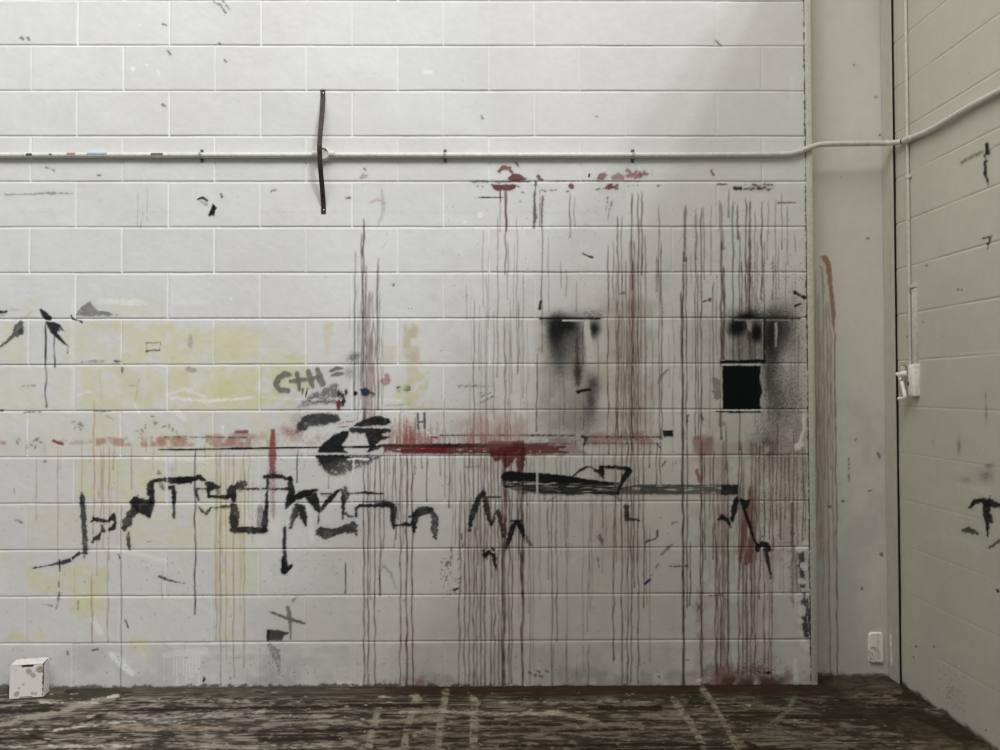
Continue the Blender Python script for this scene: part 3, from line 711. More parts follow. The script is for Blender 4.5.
    w.stroke([(100, 468, 6), (170, 466, 5)], 1.4, (.05, .06, .09), .7, .6, .6, .2, t=N); w.stroke([(400, 464, 8), (460, 464, 4)], 1.6, (.05, .06, .08), .7, .6, .6, .2, t=N); w.stroke([(5, 460, 10), (12, 460, 10)], 2, GREY, .8, .7, .6, t=N)
    for t0 in [(312, 505), (325, 515), (318, 525), (335, 510), (345, 522), (330, 530), (590, 540), (605, 520), (560, 545), (585, 555), (640, 505), (655, 510), (690, 525), (705, 520), (720, 535), (735, 548), (630, 485), (150, 580), (160, 575), (165, 590), (115, 605), (130, 605), (150, 608), (75, 575), (70, 585)]:
        a = rng.uniform(0, 3); w.stroke([t0, (t0[0] + 12 * math.cos(a), t0[1] + 12 * math.sin(a))], 1.2, (.16, .16, .13), .75, .6, .6, .15, t=N)
    w.stroke([(445, 485, 8), (475, 500, 5)], 1.4, (.3, .29, .26), .6, .8, .8, .3, t=N); w.stroke([(185, 600, 10), (188, 640, 8)], 2, (.35, .34, .3), .5, 1, .8, .3, t=N); w.stroke([(188, 672, 14)], 2.5, (.18, .16, .15), .7, .7, .8, t=N)
    # ---- sprayed loops at left centre (C+H = ...)
    lk = w.mark('graffiti_letter', 'grey painted letter C')
    GL = (.15, .15, .14)
    w.stroke([(160, 186, 20), (130, 182, 26), (100, 205, 28), (88, 238, 28), (105, 268, 26), (150, 272, 22)], 5, GL, .88, .8, .8, .1, mk=lk, t=Fc)
    lk = w.mark('graffiti_letter', 'grey painted plus sign')
    w.stroke([(198, 180, 20), (204, 215, 24), (212, 262, 20)], 4, GL, .88, .8, .7, .1, mk=lk, t=Fc); w.stroke([(165, 222, 20), (240, 212, 20)], 4, GL, .88, .8, .7, .1, mk=lk, t=Fc)
    lk = w.mark('graffiti_letter', 'grey painted letter H beside the plus sign')
    w.stroke([(258, 165, 20), (268, 205, 30), (284, 250, 20)], 5, GL, .82, .8, .8, .15, mk=lk, t=Fc); w.stroke([(308, 160, 22), (320, 200, 34), (334, 235, 28)], 6, GL, .82, .8, .8, .15, mk=lk, t=Fc); w.stroke([(272, 208, 16), (315, 198, 16)], 3, GL, .82, .8, .7, .15, mk=lk, t=Fc)
    lk = w.mark('graffiti_letter', 'grey painted equals sign')
    w.stroke([(378, 166, 14), (412, 152, 22), (440, 152, 12)], 4, (.13, .13, .13), .88, .8, .6, mk=lk, t=Fc); w.stroke([(384, 190, 12), (415, 182, 24), (442, 180, 16)], 4, (.15, .15, .15), .85, .8, .6, mk=lk, t=Fc)
    w.spray(353, 358, 7, 6, (.09, .09, .09), .75, .5); w.spray(350, 372, 6, 7, (.15, .15, .15), .6, .45); w.spray(357, 355, 4, 3, (.07, .07, .07), .6, .4)
    w.stroke([(232, 262, 8), (226, 292, 5)], 1.4, BLACK, .9, .6, .5, t=Fc); w.stroke([(254, 260, 8), (244, 308, 6)], 1.4, BLACK, .9, .6, .5, t=Fc)
    gk = w.mark('graffiti_stroke', 'grainy grey arc below the letters')
    GR = (.04, .04, .04)
    w.poly([(205, 355), (235, 320), (290, 282), (360, 250), (405, 228), (430, 236), (420, 256), (445, 278), (465, 300), (450, 318), (380, 312), (300, 318), (240, 345)], GR, .75, 3.0, 1.5, .5, mk=gk, t=Fc, thr=.3)
    w.poly([(205, 362), (260, 325), (330, 315), (400, 318), (455, 320), (440, 340), (400, 340), (320, 345), (250, 360)], GR, .78, 2.6, 1.5, .5, mk=gk, t=Fc, thr=.3)
    gk = w.mark('graffiti_stroke', 'grainy dark arch of spray paint')
    w.poly([(192, 500), (200, 450), (225, 412), (280, 392), (360, 388), (415, 400), (432, 430), (400, 448), (330, 458), (270, 468), (225, 500)], (.03, .031, .032), .88, 2.6, 1.3, .45, mk=gk, t=Fc, thr=.3)
    w.spray(298, 420, 9, 9, (.05, .05, .05), .4, .6)
    for p in [(418, 280), (432, 285), (445, 292), (455, 275), (462, 265)]:
        w.stroke([p, (p[0] + 5, p[1] + 18)], 1.7, BLACK, .9, .6, .9, t=Fc)
    w.stroke([(450, 325, 16), (442, 350, 14)], 3, BLACK, .85, .8, 1, .2, t=Fc)
    w.poly([(408, 335), (425, 318), (436, 340), (430, 376), (414, 374)], (.16, .015, .02), .9, .7, .7, mk=w.mark('paint_dab', 'deep red dab on the grainy arc'), t=Fc)
    w.spray(290, 432, 8, 5, (.34, .10, .10), .75, .25); w.spray(283, 428, 4, 3, (.34, .12, .12), .5, .2)
    bk = w.mark('paint_smear', 'tapering red vertical smear')
    w.poly([(58, 480), (72, 472), (80, 485), (86, 560), (88, 640), (80, 710), (50, 710), (46, 640), (50, 560)], (.21, .04, .043), .82, 1.4, 1, .12, mk=bk, t=Fc)
    w.poly([(552, 70), (598, 70), (600, 180), (592, 200), (600, 320), (588, 380), (572, 345), (566, 260), (566, 200), (556, 180)], (.27, .09, .09), .62, 2, 1, .2, mk=bk, t=B)
    # small inky dots
    w.stroke([(512, 285, 26)], 4, (.012, .014, .025), .95, .7, .8, t=Fc); w.poly([(538, 265), (560, 255), (585, 265), (595, 285), (570, 300), (545, 296)], (.02, .03, .055), .9, .8, 1, t=Fc, mk=w.mark('paint_dab', 'inky blue black dab')); w.stroke([(585, 275, 8), (615, 295, 10)], 2, (.06, .05, .08), .8, .8, 1, .2, t=Fc); w.stroke([(605, 300, 16)], 3, (.2, .18, .18), .7, .8, 1, .2, t=Fc)
    w.poly([(640, 220), (665, 200), (672, 178), (690, 180), (700, 212), (694, 240), (665, 245)], (.33, .11, .11), .72, 1, 1, .15, mk=w.mark('paint_dab', 'pale red drop-shaped dab'), t=Fc)
    for i in range(12):
        x = rng.uniform(735, 800); y = rng.uniform(246, 278); w.stroke([(x, y), (x + rng.uniform(4, 14), y - 3)], 1.1, (.06, .08, .05), .75, .6, .7, .2, t=Fc)
    w.stroke([(660, 352, 6), (740, 350, 9), (804, 344, 5)], 1.6, (.25, .25, .23), .6, .8, .7, .25, t=Fc)
    for p in [(905, 95), (915, 105), (940, 95), (950, 110), (910, 130), (930, 120), (825, 65), (850, 66), (880, 66)]:
        w.stroke([p, (p[0] + 10, p[1] - 6)], 1.3, (.1, .1, .1), .75, .6, .7, .1, t=q(1, 2))
    w.stroke([(820, 62, 4), (900, 65, 6), (960, 62, 3)], 1.2, (.22, .2, .2), .6, .7, .6, .2, t=q(1, 2))
    lk = w.mark('graffiti_letter', 'small grey letter H above the red band')
    w.stroke([(662, 172, 8), (664, 232, 8)], 2, (.12, .12, .12), .9, .6, .4, mk=lk, t=q(1, 2)); w.stroke([(688, 170, 10), (690, 228, 10)], 2, (.12, .12, .12), .9, .6, .4, mk=lk, t=q(1, 2)); w.stroke([(664, 206, 8), (690, 203, 8)], 2, (.12, .12, .12), .9, .6, .4, mk=lk, t=q(1, 2))
    w.stroke([(700, 245, 8), (725, 268, 8)], 2, WHITE, .6, .8, .8, t=q(1, 2)); w.stroke([(718, 265, 8), (738, 268, 8)], 2, (.26, .02, .03), .9, .6, .8, t=q(1, 2))
    w.stroke([(420, 452, 5), (470, 440, 9), (508, 432, 5)], 2, (.28, .05, .06), .8, .8, 1, .3, t=Fc); w.stroke([(420, 470, 5), (480, 462, 8)], 2, (.3, .05, .06), .7, .8, 1, .3, t=Fc)
    # ---- big black eye-shaped swoosh
    bk = w.mark('graffiti_stroke', 'big black eye-shaped brush swoosh')
    w.poly([(308, 606), (318, 580), (350, 545), (400, 505), (450, 485), (478, 488), (472, 520), (440, 562), (455, 590), (470, 605), (430, 606)], BLACK, .96, 1, .9, mk=bk, t=Fc)
    w.poly([(470, 480), (520, 445), (575, 418), (640, 405), (690, 420), (704, 445), (670, 458), (600, 458), (540, 470), (620, 470), (700, 476), (700, 492), (650, 505), (680, 515), (700, 520), (650, 540), (600, 575), (645, 580), (590, 602), (572, 600), (590, 570), (575, 535), (560, 500), (500, 500)], BLACK, .95, 1, 1.1, .12, mk=bk, t=Fc)
    w.poly([(306, 618), (400, 612), (520, 620), (660, 615), (640, 640), (580, 668), (500, 700), (430, 728), (395, 735), (350, 708), (325, 680), (312, 650)], (.013, .013, .015), .95, 3.0, 1.6, .35, mk=bk, t=Fc, thr=.3, fade=(335, 458, 343, 478, .55))
    w.stroke([(306, 627, 14), (480, 628, 12)], 3, BLACK, .96, .6, .5, mk=bk, t=Fc); w.stroke([(310, 608), (470, 610)], 1, WHITE, .4, .6, .4, t=Fc)
    w.stroke([(470, 640, 9), (520, 636, 7), (580, 640, 10)], 2, WHITE, .95, .6, .6, t=Fc); w.stroke([(502, 640, 9), (500, 710, 10)], 2, (.7, .7, .68), .9, .6, .4, t=Fc); w.stroke([(490, 466), (600, 468), (690, 468)], 1, (.6, .58, .55), .7, .6, .5, t=Fc)
    w.stroke([(500, 574, 10), (620, 570, 14)], 2, BLACK, .9, .6, .6, mk=bk, t=Fc)
    # ---- jagged skyline graffiti
    JK = (.011, .012, .012)
    gk = w.mark('graffiti_stroke', 'upright black stroke at the left of the skyline scrawl')
    w.stroke([(136, 205, 12), (138, 235, 26), (140, 270, 28)], 4, JK, .85, .9, 1.1, .3, mk=gk, t=A); w.stroke([(143, 290, 28), (150, 400, 28), (158, 560, 28)], 4.5, (.05, .05, .05), .85, .9, 1.1, .3, mk=gk, t=A)
    gk = w.mark('graffiti_stroke', 'short black zigzag in the skyline scrawl')
    w.stroke([(200, 382, 12), (215, 365, 26), (250, 378, 22), (300, 382, 16), (335, 350, 30), (345, 390, 18), (335, 425, 18), (310, 436, 16)], 4, JK, .92, .8, 1.1, .12, mk=gk, t=A)
    w.stroke([(205, 510, 8), (215, 488, 16), (240, 486, 24), (255, 455, 8), (275, 435, 18), (262, 410, 10)], 3, (.03, .03, .03), .85, .8, 1.6, .3, mk=gk, t=A)
    gk = w.mark('graffiti_stroke', 'black diagonal slash below the skyline scrawl')
    w.stroke([(20, 640, 16), (60, 622, 18)], 3, JK, .85, .8, 1.2, .25, mk=gk, t=A); w.stroke([(85, 610, 14), (120, 582, 14), (170, 580, 12)], 2.5, JK, .85, .8, 1.2, .25, mk=gk, t=A); w.stroke([(150, 590, 10), (155, 612, 8)], 2, (.1, .1, .1), .7, .8, 1, .3, t=A); w.stroke([(0, 655, 4), (20, 640, 6)], 1, GREY, .6, .8, .6, .3, t=A)
    gk = w.mark('graffiti_stroke', 'black skyline scrawl, left limb')
    w.stroke([(402, 432, 22), (420, 390, 50), (435, 350, 44), (470, 310, 44)], 6, (.025, .025, .025), .88, 1, 1.6, .28, mk=gk, t=A)
    w.poly([(432, 265), (455, 225), (490, 225), (520, 245), (560, 240), (590, 270), (585, 320), (560, 365), (530, 350), (490, 330), (460, 300)], JK, .92, 1.1, 1.6, .2, mk=gk, t=A)
    w.stroke([(425, 450, 12), (428, 500, 18), (436, 556, 14)], 2.5, (.05, .05, .05), .8, .9, 1.2, .4, mk=gk, t=A)
    w.stroke([(578, 265, 26), (568, 200, 40), (562, 160, 36), (585, 130, 22), (640, 122, 18), (700, 128, 34), (770, 126, 36), (812, 126, 36)], 5, JK, .93, .9, 1.1, .16, mk=gk, t=A)
    w.stroke([(630, 150, 22), (645, 175, 24)], 3, (.04, .04, .04), .75, 1, 1.3, .35, mk=gk, t=A); w.stroke([(685, 172, 24), (708, 170, 18), (714, 230, 26), (712, 268, 18)], 3.5, JK, .92, .8, 1.1, .1, mk=gk, t=A); w.stroke([(712, 285, 14), (712, 356, 16)], 2.5, (.04, .04, .04), .85, .8, 1, .25, mk=gk, t=A)
    w.poly([(600, 90), (612, 60), (640, 90)], (.12, .12, .1), .7, 1, 1.2, .3, t=A); w.stroke([(670, 120, 8), (672, 280, 6)], 1.2, WHITE, .4, .7, .5, t=A); w.stroke([(705, 60, 40), (710, 90, 30)], 5, (.3, .3, .25), .4, 1.2, 1, .4, t=A)
    gk = w.mark('graffiti_stroke', 'black skyline scrawl, stepped middle')
    w.stroke([(0, 122, 34), (60, 122, 26), (120, 108, 28), (160, 128, 14)], 4.5, JK, .92, .8, 1, .12, mk=gk, t=B)
    w.stroke([(165, 145, 20), (195, 165, 46), (235, 170, 24), (250, 165, 10)], 6, JK, .9, 1, 1.6, .2, mk=gk, t=B); w.stroke([(175, 180, 14), (180, 225, 18), (230, 230, 20), (295, 232, 22)], 3.2, JK, .93, .8, .9, .08, mk=gk, t=B); w.stroke([(235, 185, 24), (238, 215, 10)], 3, (.05, .05, .05), .7, 1, 1.2, .35, t=B)
    w.stroke([(100, 190, 14), (105, 220, 18), (118, 250, 10)], 2.6, (.03, .03, .03), .85, .9, 1, .25, mk=gk, t=B); w.stroke([(100, 178, 8), (165, 180, 12)], 1.7, (.04, .04, .04), .8, .7, .8, .25, mk=gk, t=B)
    w.stroke([(120, 292, 6), (140, 320, 18), (165, 335, 14), (180, 315, 18), (195, 300, 8), (260, 292, 12), (340, 292, 14)], 2.4, (.05, .05, .05), .85, .8, 1.2, .3, mk=gk, t=B)
    w.poly([(290, 190), (320, 150), (350, 160), (355, 200), (352, 265), (320, 268), (318, 240), (292, 232)], JK, .93, .9, 1.1, .1, mk=gk, t=B)
    w.stroke([(350, 168, 30), (380, 160, 50), (405, 140, 30)], 6, (.03, .03, .03), .85, 1.2, 2.2, .42, mk=gk, t=B); w.stroke([(335, 290, 40), (340, 350, 54), (340, 405, 44)], 8, (.022, .022, .022), .9, 1.1, 1.3, .30, mk=gk, t=B)
    w.stroke([(325, 436, 30), (400, 436, 36), (500, 440, 36), (540, 440, 24)], 5.5, (.02, .02, .02), .92, .9, 1, .22, mk=gk, t=B)
    w.stroke([(525, 440, 30), (530, 380, 34), (540, 290, 20), (545, 180, 12), (550, 100, 14)], 4, JK, .93, .9, 1, .12, mk=gk, t=B); w.stroke([(505, 400, 44), (505, 300, 36)], 6, (.08, .08, .08), .7, 1.2, 1.3, .45, mk=gk, t=B)
    gk = w.mark('graffiti_stroke', 'dotted black line through the scrawl')
    w.stroke([(400, 180, 8), (490, 180, 14)], 1.8, (.03, .03, .03), .85, .7, .9, .3, mk=gk, t=B); w.stroke([(512, 178, 8), (600, 182, 8), (672, 180, 14)], 1.6, (.03, .03, .03), .85, .7, .8, .3, mk=gk, t=B)
    gk = w.mark('graffiti_stroke', 'black skyline scrawl, arch over the red smear')
    w.stroke([(530, 105, 18), (580, 98, 26), (640, 104, 22), (680, 120, 20)], 4, JK, .93, .8, 1, .1, mk=gk, t=B); w.stroke([(560, 90, 10), (600, 72, 14), (620, 80, 8)], 2, (.08, .08, .08), .7, 1, 1.5, .45, t=B)
    w.stroke([(688, 115, 26), (690, 160, 34), (700, 200, 40), (690, 245, 44), (660, 300, 12)], 6, JK, .92, 1, 1.4, .16, mk=gk, t=B); w.stroke([(700, 240, 40), (745, 225, 30), (812, 205, 30)], 5, JK, .93, .9, 1.2, .1, mk=gk, t=B)
    w.stroke([(735, 300, 44), (710, 350, 36), (690, 420, 16)], 6, (.035, .035, .035), .85, 1, 1.8, .34, mk=gk, t=B); w.stroke([(755, 300, 30), (775, 350, 34), (788, 405, 14)], 5, (.03, .03, .03), .88, .9, 1.3, .24, mk=gk, t=B); w.stroke([(655, 425, 16), (650, 550, 20)], 3.2, (.025, .025, .03), .9, .8, .9, .14, mk=gk, t=B); w.stroke([(655, 575, 22), (655, 630, 32), (650, 690, 40)], 4.5, (.025, .025, .03), .9, .9, .8, .12, mk=gk, t=B); w.stroke([(660, 690, 28), (695, 660, 22)], 3.5, BLACK, .95, .7, .8, mk=gk, t=B)
    w.stroke([(700, 640, 4), (800, 580, 6)], 1, (.25, .25, .25), .5, .8, .8, .3, t=B); w.stroke([(690, 300, 26), (680, 400, 20)], 4, WHITE, .4, 1, 1, .2, t=B)
    w.stroke([(50, 290, 30), (60, 400, 40), (80, 500, 30)], 6, WHITE, .45, 1.2, 1.5, .25, t=C)
    gk = w.mark('graffiti_stroke', 'black skyline scrawl, M-shaped peaks')
    w.stroke([(0, 215, 40), (60, 200, 30), (105, 188, 12)], 5, JK, .92, 1, 1.2, .15, mk=gk, t=C); w.poly([(30, 225), (100, 200), (120, 250), (128, 300), (120, 380), (110, 400), (118, 330), (80, 300), (50, 260)], JK, .92, .9, 1.3, .15, mk=gk, t=C); w.stroke([(10, 300, 40), (20, 350, 34), (36, 405, 14)], 5, (.025, .025, .025), .88, .9, 1.3, .2, mk=gk, t=C)
    w.stroke([(132, 210, 10), (190, 210, 12)], 1.6, JK, .8, .7, .8, .25, mk=gk, t=C); w.poly([(140, 215), (195, 212), (180, 240), (140, 235)], (.2, .2, .2), .5, 1.2, 1, .4, t=C)
    w.stroke([(130, 315, 16), (180, 250, 30), (225, 205, 24), (250, 185, 14)], 4, JK, .93, .9, 1.1, .1, mk=gk, t=C); w.stroke([(262, 185, 18), (270, 260, 24), (268, 370, 8)], 4, JK, .93, .9, 1.1, .1, mk=gk, t=C); w.stroke([(285, 180, 20), (290, 230, 34), (280, 260, 16)], 4, (.04, .04, .04), .8, 1, 1.6, .35, mk=gk, t=C); w.stroke([(295, 208, 6), (330, 208, 8)], 1.2, JK, .8, .6, .6, mk=gk, t=C)
    w.stroke([(268, 340, 6), (290, 335, 14), (305, 352, 10), (352, 352, 10)], 1.8, (.04, .04, .04), .85, .8, .9, .2, mk=gk, t=C)
    w.stroke([(130, 450, 50), (160, 465, 50), (240, 448, 36), (330, 415, 50)], 7, (.04, .04, .04), .88, 1, 1.4, .34, mk=gk, t=C); w.stroke([(125, 430, 14), (345, 445, 26), (352, 465, 10)], 3, (.045, .045, .045), .8, .9, 1.2, .3, mk=gk, t=C)
    gk = w.mark('graffiti_stroke', 'black skyline scrawl, square arch')
    w.stroke([(352, 352, 14), (352, 300, 16), (375, 285, 20), (450, 284, 18), (540, 284, 24)], 3, JK, .92, .8, .9, .18, mk=gk, t=C); w.stroke([(345, 208, 8), (420, 204, 14), (520, 212, 8)], 1.8, JK, .9, .7, .6, .1, mk=gk, t=C); w.stroke([(520, 265, 22), (560, 275, 34), (582, 300, 40), (582, 360, 30), (585, 425, 10)], 5, JK, .92, .9, 1.2, .15, mk=gk, t=C); w.stroke([(605, 290, 30), (605, 370, 30)], 5, (.12, .12, .11), .6, 1.2, 1.4, .45, t=C); w.stroke([(400, 262, 8), (470, 262, 12), (530, 258, 16)], 1.8, (.05, .05, .05), .7, .9, 1, .4, t=C)
    w.stroke([(590, 408, 10), (640, 406, 12), (665, 400, 24), (700, 405, 10)], 2, JK, .85, .7, .9, .15, mk=gk, t=C)
    gk = w.mark('graffiti_stroke', 'black skyline scrawl, last round arch')
    w.stroke([(712, 445, 20), (716, 390, 34), (722, 340, 44), (760, 315, 46), (815, 318, 36)], 6, JK, .92, 1, 1.4, .17, mk=gk, t=C); w.stroke([(685, 355, 14), (710, 350, 20)], 2.5, JK, .85, .8, 1, t=C, mk=gk); w.stroke([(825, 320, 22), (845, 370, 38), (840, 430, 40), (848, 490, 16)], 5, (.05, .05, .05), .85, 1, 1.4, .36, mk=gk, t=C)
    # ---- centre scrawls
    gk = w.mark('graffiti_stroke', 'black peaks below the long black band')
    w.stroke([(148, 400, 14), (155, 350, 24), (175, 290, 30), (195, 240, 24), (215, 215, 22)], 4, (.02, .018, .018), .9, .9, 1.4, .2, mk=gk, t=D); w.stroke([(220, 215, 20), (228, 255, 24), (240, 320, 24), (255, 370, 14)], 4, (.025, .02, .02), .85, .9, 1.4, .25, mk=gk, t=D); w.stroke([(258, 375, 10), (275, 320, 14), (290, 310, 20), (302, 350, 16), (315, 430, 12)], 3, (.04, .025, .025), .8, .9, 1.4, .3, mk=gk, t=D); w.stroke([(238, 235, 9), (302, 235, 9)], 1.8, BLACK, .95, .5, .3, mk=gk, t=D)
    w.stroke([(335, 490, 10), (350, 430, 20), (370, 375, 26), (385, 360, 22), (405, 385, 26), (420, 430, 14)], 4, BLACK, .92, .8, 1.3, .12, mk=gk, t=D); w.stroke([(355, 355, 10), (400, 355, 14)], 2.4, BLACK, .9, .7, 1, mk=gk, t=D); w.stroke([(432, 430, 8), (440, 458, 16), (455, 475, 12)], 3, (.04, .04, .04), .75, 1, 1.4, .35, t=D)
    w.stroke([(215, 500, 10), (222, 530, 18), (245, 512, 22), (265, 520, 16), (275, 570, 16), (285, 600, 6)], 3.4, BLACK, .9, .8, 1.3, .18, mk=gk, t=D); w.stroke([(218, 555, 6), (222, 500, 10)], 2, BLACK, .8, .8, 1, .2, t=D); w.stroke([(260, 490, 8), (270, 500, 14)], 2, BLACK, .8, .8, 1, .2, t=D)
    w.stroke([(105, 420, 8), (112, 480, 12)], 2.2, (.05, .05, .05), .75, 1, 1.2, .3, t=D); w.stroke([(55, 490, 4), (52, 580, 6)], 1.3, (.1, .09, .09), .7, .7, .8, .2, t=D); w.stroke([(30, 580, 8), (42, 560, 8)], 1.8, (.08, .08, .08), .75, .8, 1, .2, t=D)
    w.stroke([(130, 85, 12), (190, 82, 14)], 2.6, (.16, .13, .12), .6, 1, 1.4, .4, t=D)
    bk = w.mark('graffiti_stroke', 'long black brush band tapering to the right')
    w.poly([(308, 125), (330, 105), (420, 110), (530, 118), (640, 130), (800, 155), (900, 165), (900, 226), (640, 226), (540, 222), (330, 190), (305, 170)], (.012, .012, .013), .95, .9, .9, .5, mk=bk, t=D, gx=14, gy=1.1, thr=.3)
    w.poly([(308, 125), (330, 105), (420, 110), (530, 118), (640, 130), (800, 155), (900, 165), (880, 172), (780, 172), (690, 170), (630, 172), (640, 226), (590, 200), (590, 165), (480, 160), (350, 160), (312, 150)], BLACK, .97, .8, 1.2, mk=bk, t=D, gx=9, gy=1.2)
    w.poly([(505, 485), (538, 484), (600, 484), (624, 488), (624, 494.5), (540, 494.5), (520, 494)], (.05, .05, .05), .7, 1, 1, .45, gx=10, gy=1.1, mk=bk)
    w.stroke([(486, 110, 11), (486, 240, 10)], 2.2, (.55, .53, .5), .9, .6, .3, t=D)
    w.poly([(640, 485), (738, 485), (738, 494.5), (640, 494.5)], (.10, .105, .09), .8, .8, .7, .42, gx=12, gy=1.2, mk=bk, thr=.3); w.poly([(622, 484.5), (684, 484.7), (684, 494.5), (622, 494.5)], (.07, .072, .065), .8, .8, .8, .42, gx=12, gy=1.2, mk=bk, thr=.3)
    w.stroke([(638, 484.8), (738, 485)], .9, (.04, .04, .04), .75, .5, .4); w.poly([(721, 485), (738, 485), (738, 495), (721, 495)], (.02, .022, .02), .85, .7, 1, .25, mk=bk)
    gk = w.mark('graffiti_stroke', 'angular black outline on top of the long band')
    w.stroke([(665, 130, 8), (700, 102, 10), (735, 84, 12), (755, 84, 8)], 2, BLACK, .92, .7, .7, mk=gk, t=D); w.poly([(755, 82), (790, 95), (810, 80), (825, 100), (822, 150), (800, 130), (770, 105)], BLACK, .92, .9, 1.3, .12, mk=gk, t=D); w.stroke([(805, 85, 14), (870, 86, 16), (940, 95, 20)], 3, BLACK, .93, .8, .9, .08, mk=gk, t=D); w.stroke([(945, 105, 34), (920, 140, 28), (885, 215, 10)], 5, BLACK, .93, .8, 1.1, mk=gk, t=D); w.spray(633, 480, 7, 5, (.07, .07, .08), .55, .8); w.stroke([(930, 285, 24), (935, 345, 22), (995, 350, 8)], 3, (.03, .03, .03), .88, .8, 1.1, .2, mk=gk, t=D); w.stroke([(872, 225, 10), (905, 255, 12)], 2, (.1, .07, .07), .65, .9, 1, .3, t=D); w.stroke([(535, 262, 5), (575, 235, 5)], 1.2, GREY, .7, .7, .6, t=D)
    w.stroke([(800, 430, 14), (808, 470, 14)], 3, (.1, .1, .1), .7, 1, 1.4, .35, t=D); w.stroke([(788, 540, 6), (795, 585, 7)], 1.5, (.1, .1, .1), .75, .7, .8, .2, t=D)
    w.stroke([(436, 265), (438, 275)], 1.4, BLACK, .8, .6, .6, t=D)
    mk = w.mark('graffiti_mark', 'small black rectangle at the right end of the red line')
    w.poly([(640, 237), (684, 237), (684, 264), (645, 262)], BLACK, .93, .6, .5, .05, mk=mk, t=q(2, 2))
    w.stroke([(325, 262, 10), (340, 270, 12), (333, 292, 8)], 2, BLACK, .8, .7, .8, .1, t=q(2, 2)); w.stroke([(620, 292, 6), (632, 308, 6)], 1.4, BLACK, .8, .6, .6, t=q(2, 2)); w.stroke([(640, 380, 5), (655, 362, 8)], 1.6, GREY, .75, .7, .8, .2, t=q(2, 2)); w.stroke([(690, 372, 5), (696, 362, 5)], 1, GREY, .6, .7, .6, t=q(2, 2))
    w.stroke([(577, 678, 7), (610, 668, 8), (620, 660, 6), (622, 634, 5)], 1.7, (.06, .06, .06), .85, .7, .8, .15, t=q(2, 2)); w.stroke([(640, 725, 12), (660, 705, 14), (680, 685, 8)], 3, (.09, .085, .08), .7, 1, 1.4, .35, t=q(2, 2)); w.stroke([(680, 605, 9), (695, 600, 7)], 2, (.15, .13, .12), .7, .8, .8, .2, t=q(2, 2)); w.stroke([(395, 655, 10), (408, 685, 10)], 2.4, (.1, .1, .1), .7, .9, 1.2, .3, t=q(2, 2)); w.stroke([(625, 52, 8), (640, 20, 12), (660, 0, 10)], 2.5, (.16, .12, .10), .75, .8, 1, .2, t=q(2, 2))
    w.stroke([(740, 180, 7), (738, 205, 7)], 1.7, (.08, .06, .06), .8, .7, .8, .1, t=q(2, 2)); w.stroke([(792, 178, 6), (800, 195, 7)], 1.6, (.08, .06, .06), .8, .7, .8, .1, t=q(2, 2)); w.stroke([(870, 215, 16), (890, 215, 14)], 3, (.15, .13, .12), .6, 1, 1.3, .35, t=q(2, 2))
    w.stroke([(25, 118, 14), (50, 98, 10)], 2.2, (.02, .03, .17), .9, .6, .8, mk=w.mark('paint_dab', 'small blue dab'), t=L); w.stroke([(52, 82, 5), (66, 70, 4)], 1, (.05, .05, .12), .7, .6, .6, t=L); w.stroke([(78, 42, 8), (92, 22, 9)], 2, GREY, .7, .8, .9, .25, t=L)
    w.stroke([(150, 32, 3), (240, 30, 7)], 1.1, (.05, .05, .05), .8, .6, .6, .2, t=L); w.stroke([(345, 178, 4), (415, 172, 6)], 1.2, (.08, .05, .05), .8, .6, .6, .15, t=L); w.stroke([(222, 500, 4), (246, 500, 5)], 1, BLACK, .8, .6, .5, t=L); w.stroke([(92, 580, 5), (100, 588, 6)], 1.4, BLACK, .85, .6, .5, t=L); w.stroke([(630, 565, 12), (650, 562, 14)], 3, BLACK, .9, .8, 1, t=L); w.stroke([(590, 555, 8), (600, 565, 8)], 2, BLACK, .8, .8, 1, t=L)
    for a in range(9):
        an = a * .7; w.stroke([(297, 238), (297 + 34 * math.cos(an), 238 + 26 * math.sin(an))], 1.1, (.13, .10, .095), .65, .8, 1, .3, t=L)
    w.wash(697, 590, 703, 642, (.28, .13, .13), .5, 2, 6, .3, .6)
    w.stroke([(290, 600, 16), (305, 598, 14)], 3, WHITE, .7, .8, 1, t=L)
    # ---- right zigzag
    gk = w.mark('graffiti_stroke', 'thick black zigzag near the right end')
    w.stroke([(370, 468, 10), (385, 455, 20), (405, 465, 18), (418, 485, 14)], 3, BLACK, .92, .8, 1.2, .1, mk=gk, t=E); w.stroke([(420, 480, 6), (425, 505, 5)], 1.5, BLACK, .8, .8, .8, t=E); w.stroke([(432, 470, 12), (440, 430, 24), (448, 385, 22), (455, 362, 12)], 4, BLACK, .94, .8, 1.1, .05, mk=gk, t=E); w.poly([(462, 365), (485, 372), (518, 375), (510, 395), (500, 415), (480, 420), (472, 395)], BLACK, .94, .8, 1.1, .06, mk=gk, t=E); w.stroke([(485, 415, 16), (510, 480, 14), (535, 560, 11), (550, 585, 14)], 3, BLACK, .94, .7, .8, mk=gk, t=E); w.poly([(540, 580), (570, 568), (605, 575), (625, 615), (600, 615), (590, 600), (570, 592), (560, 615), (545, 625), (540, 605)], BLACK, .94, .8, 1.4, .1, mk=gk, t=E); w.stroke([(590, 610, 18), (605, 680, 12), (615, 740, 7)], 3, (.02, .02, .02), .88, .8, 1, .14, mk=gk, t=E); w.stroke([(635, 0, 14), (655, 70, 5)], 2, (.03, .03, .03), .8, .8, .9, .2, t=L)
    # ---- sooty sprays
    sk = w.mark('spray_patch', 'black sooty spray patch with pale streak')
    below = lambda X, Y: sm(319.0, 320.0, Y)
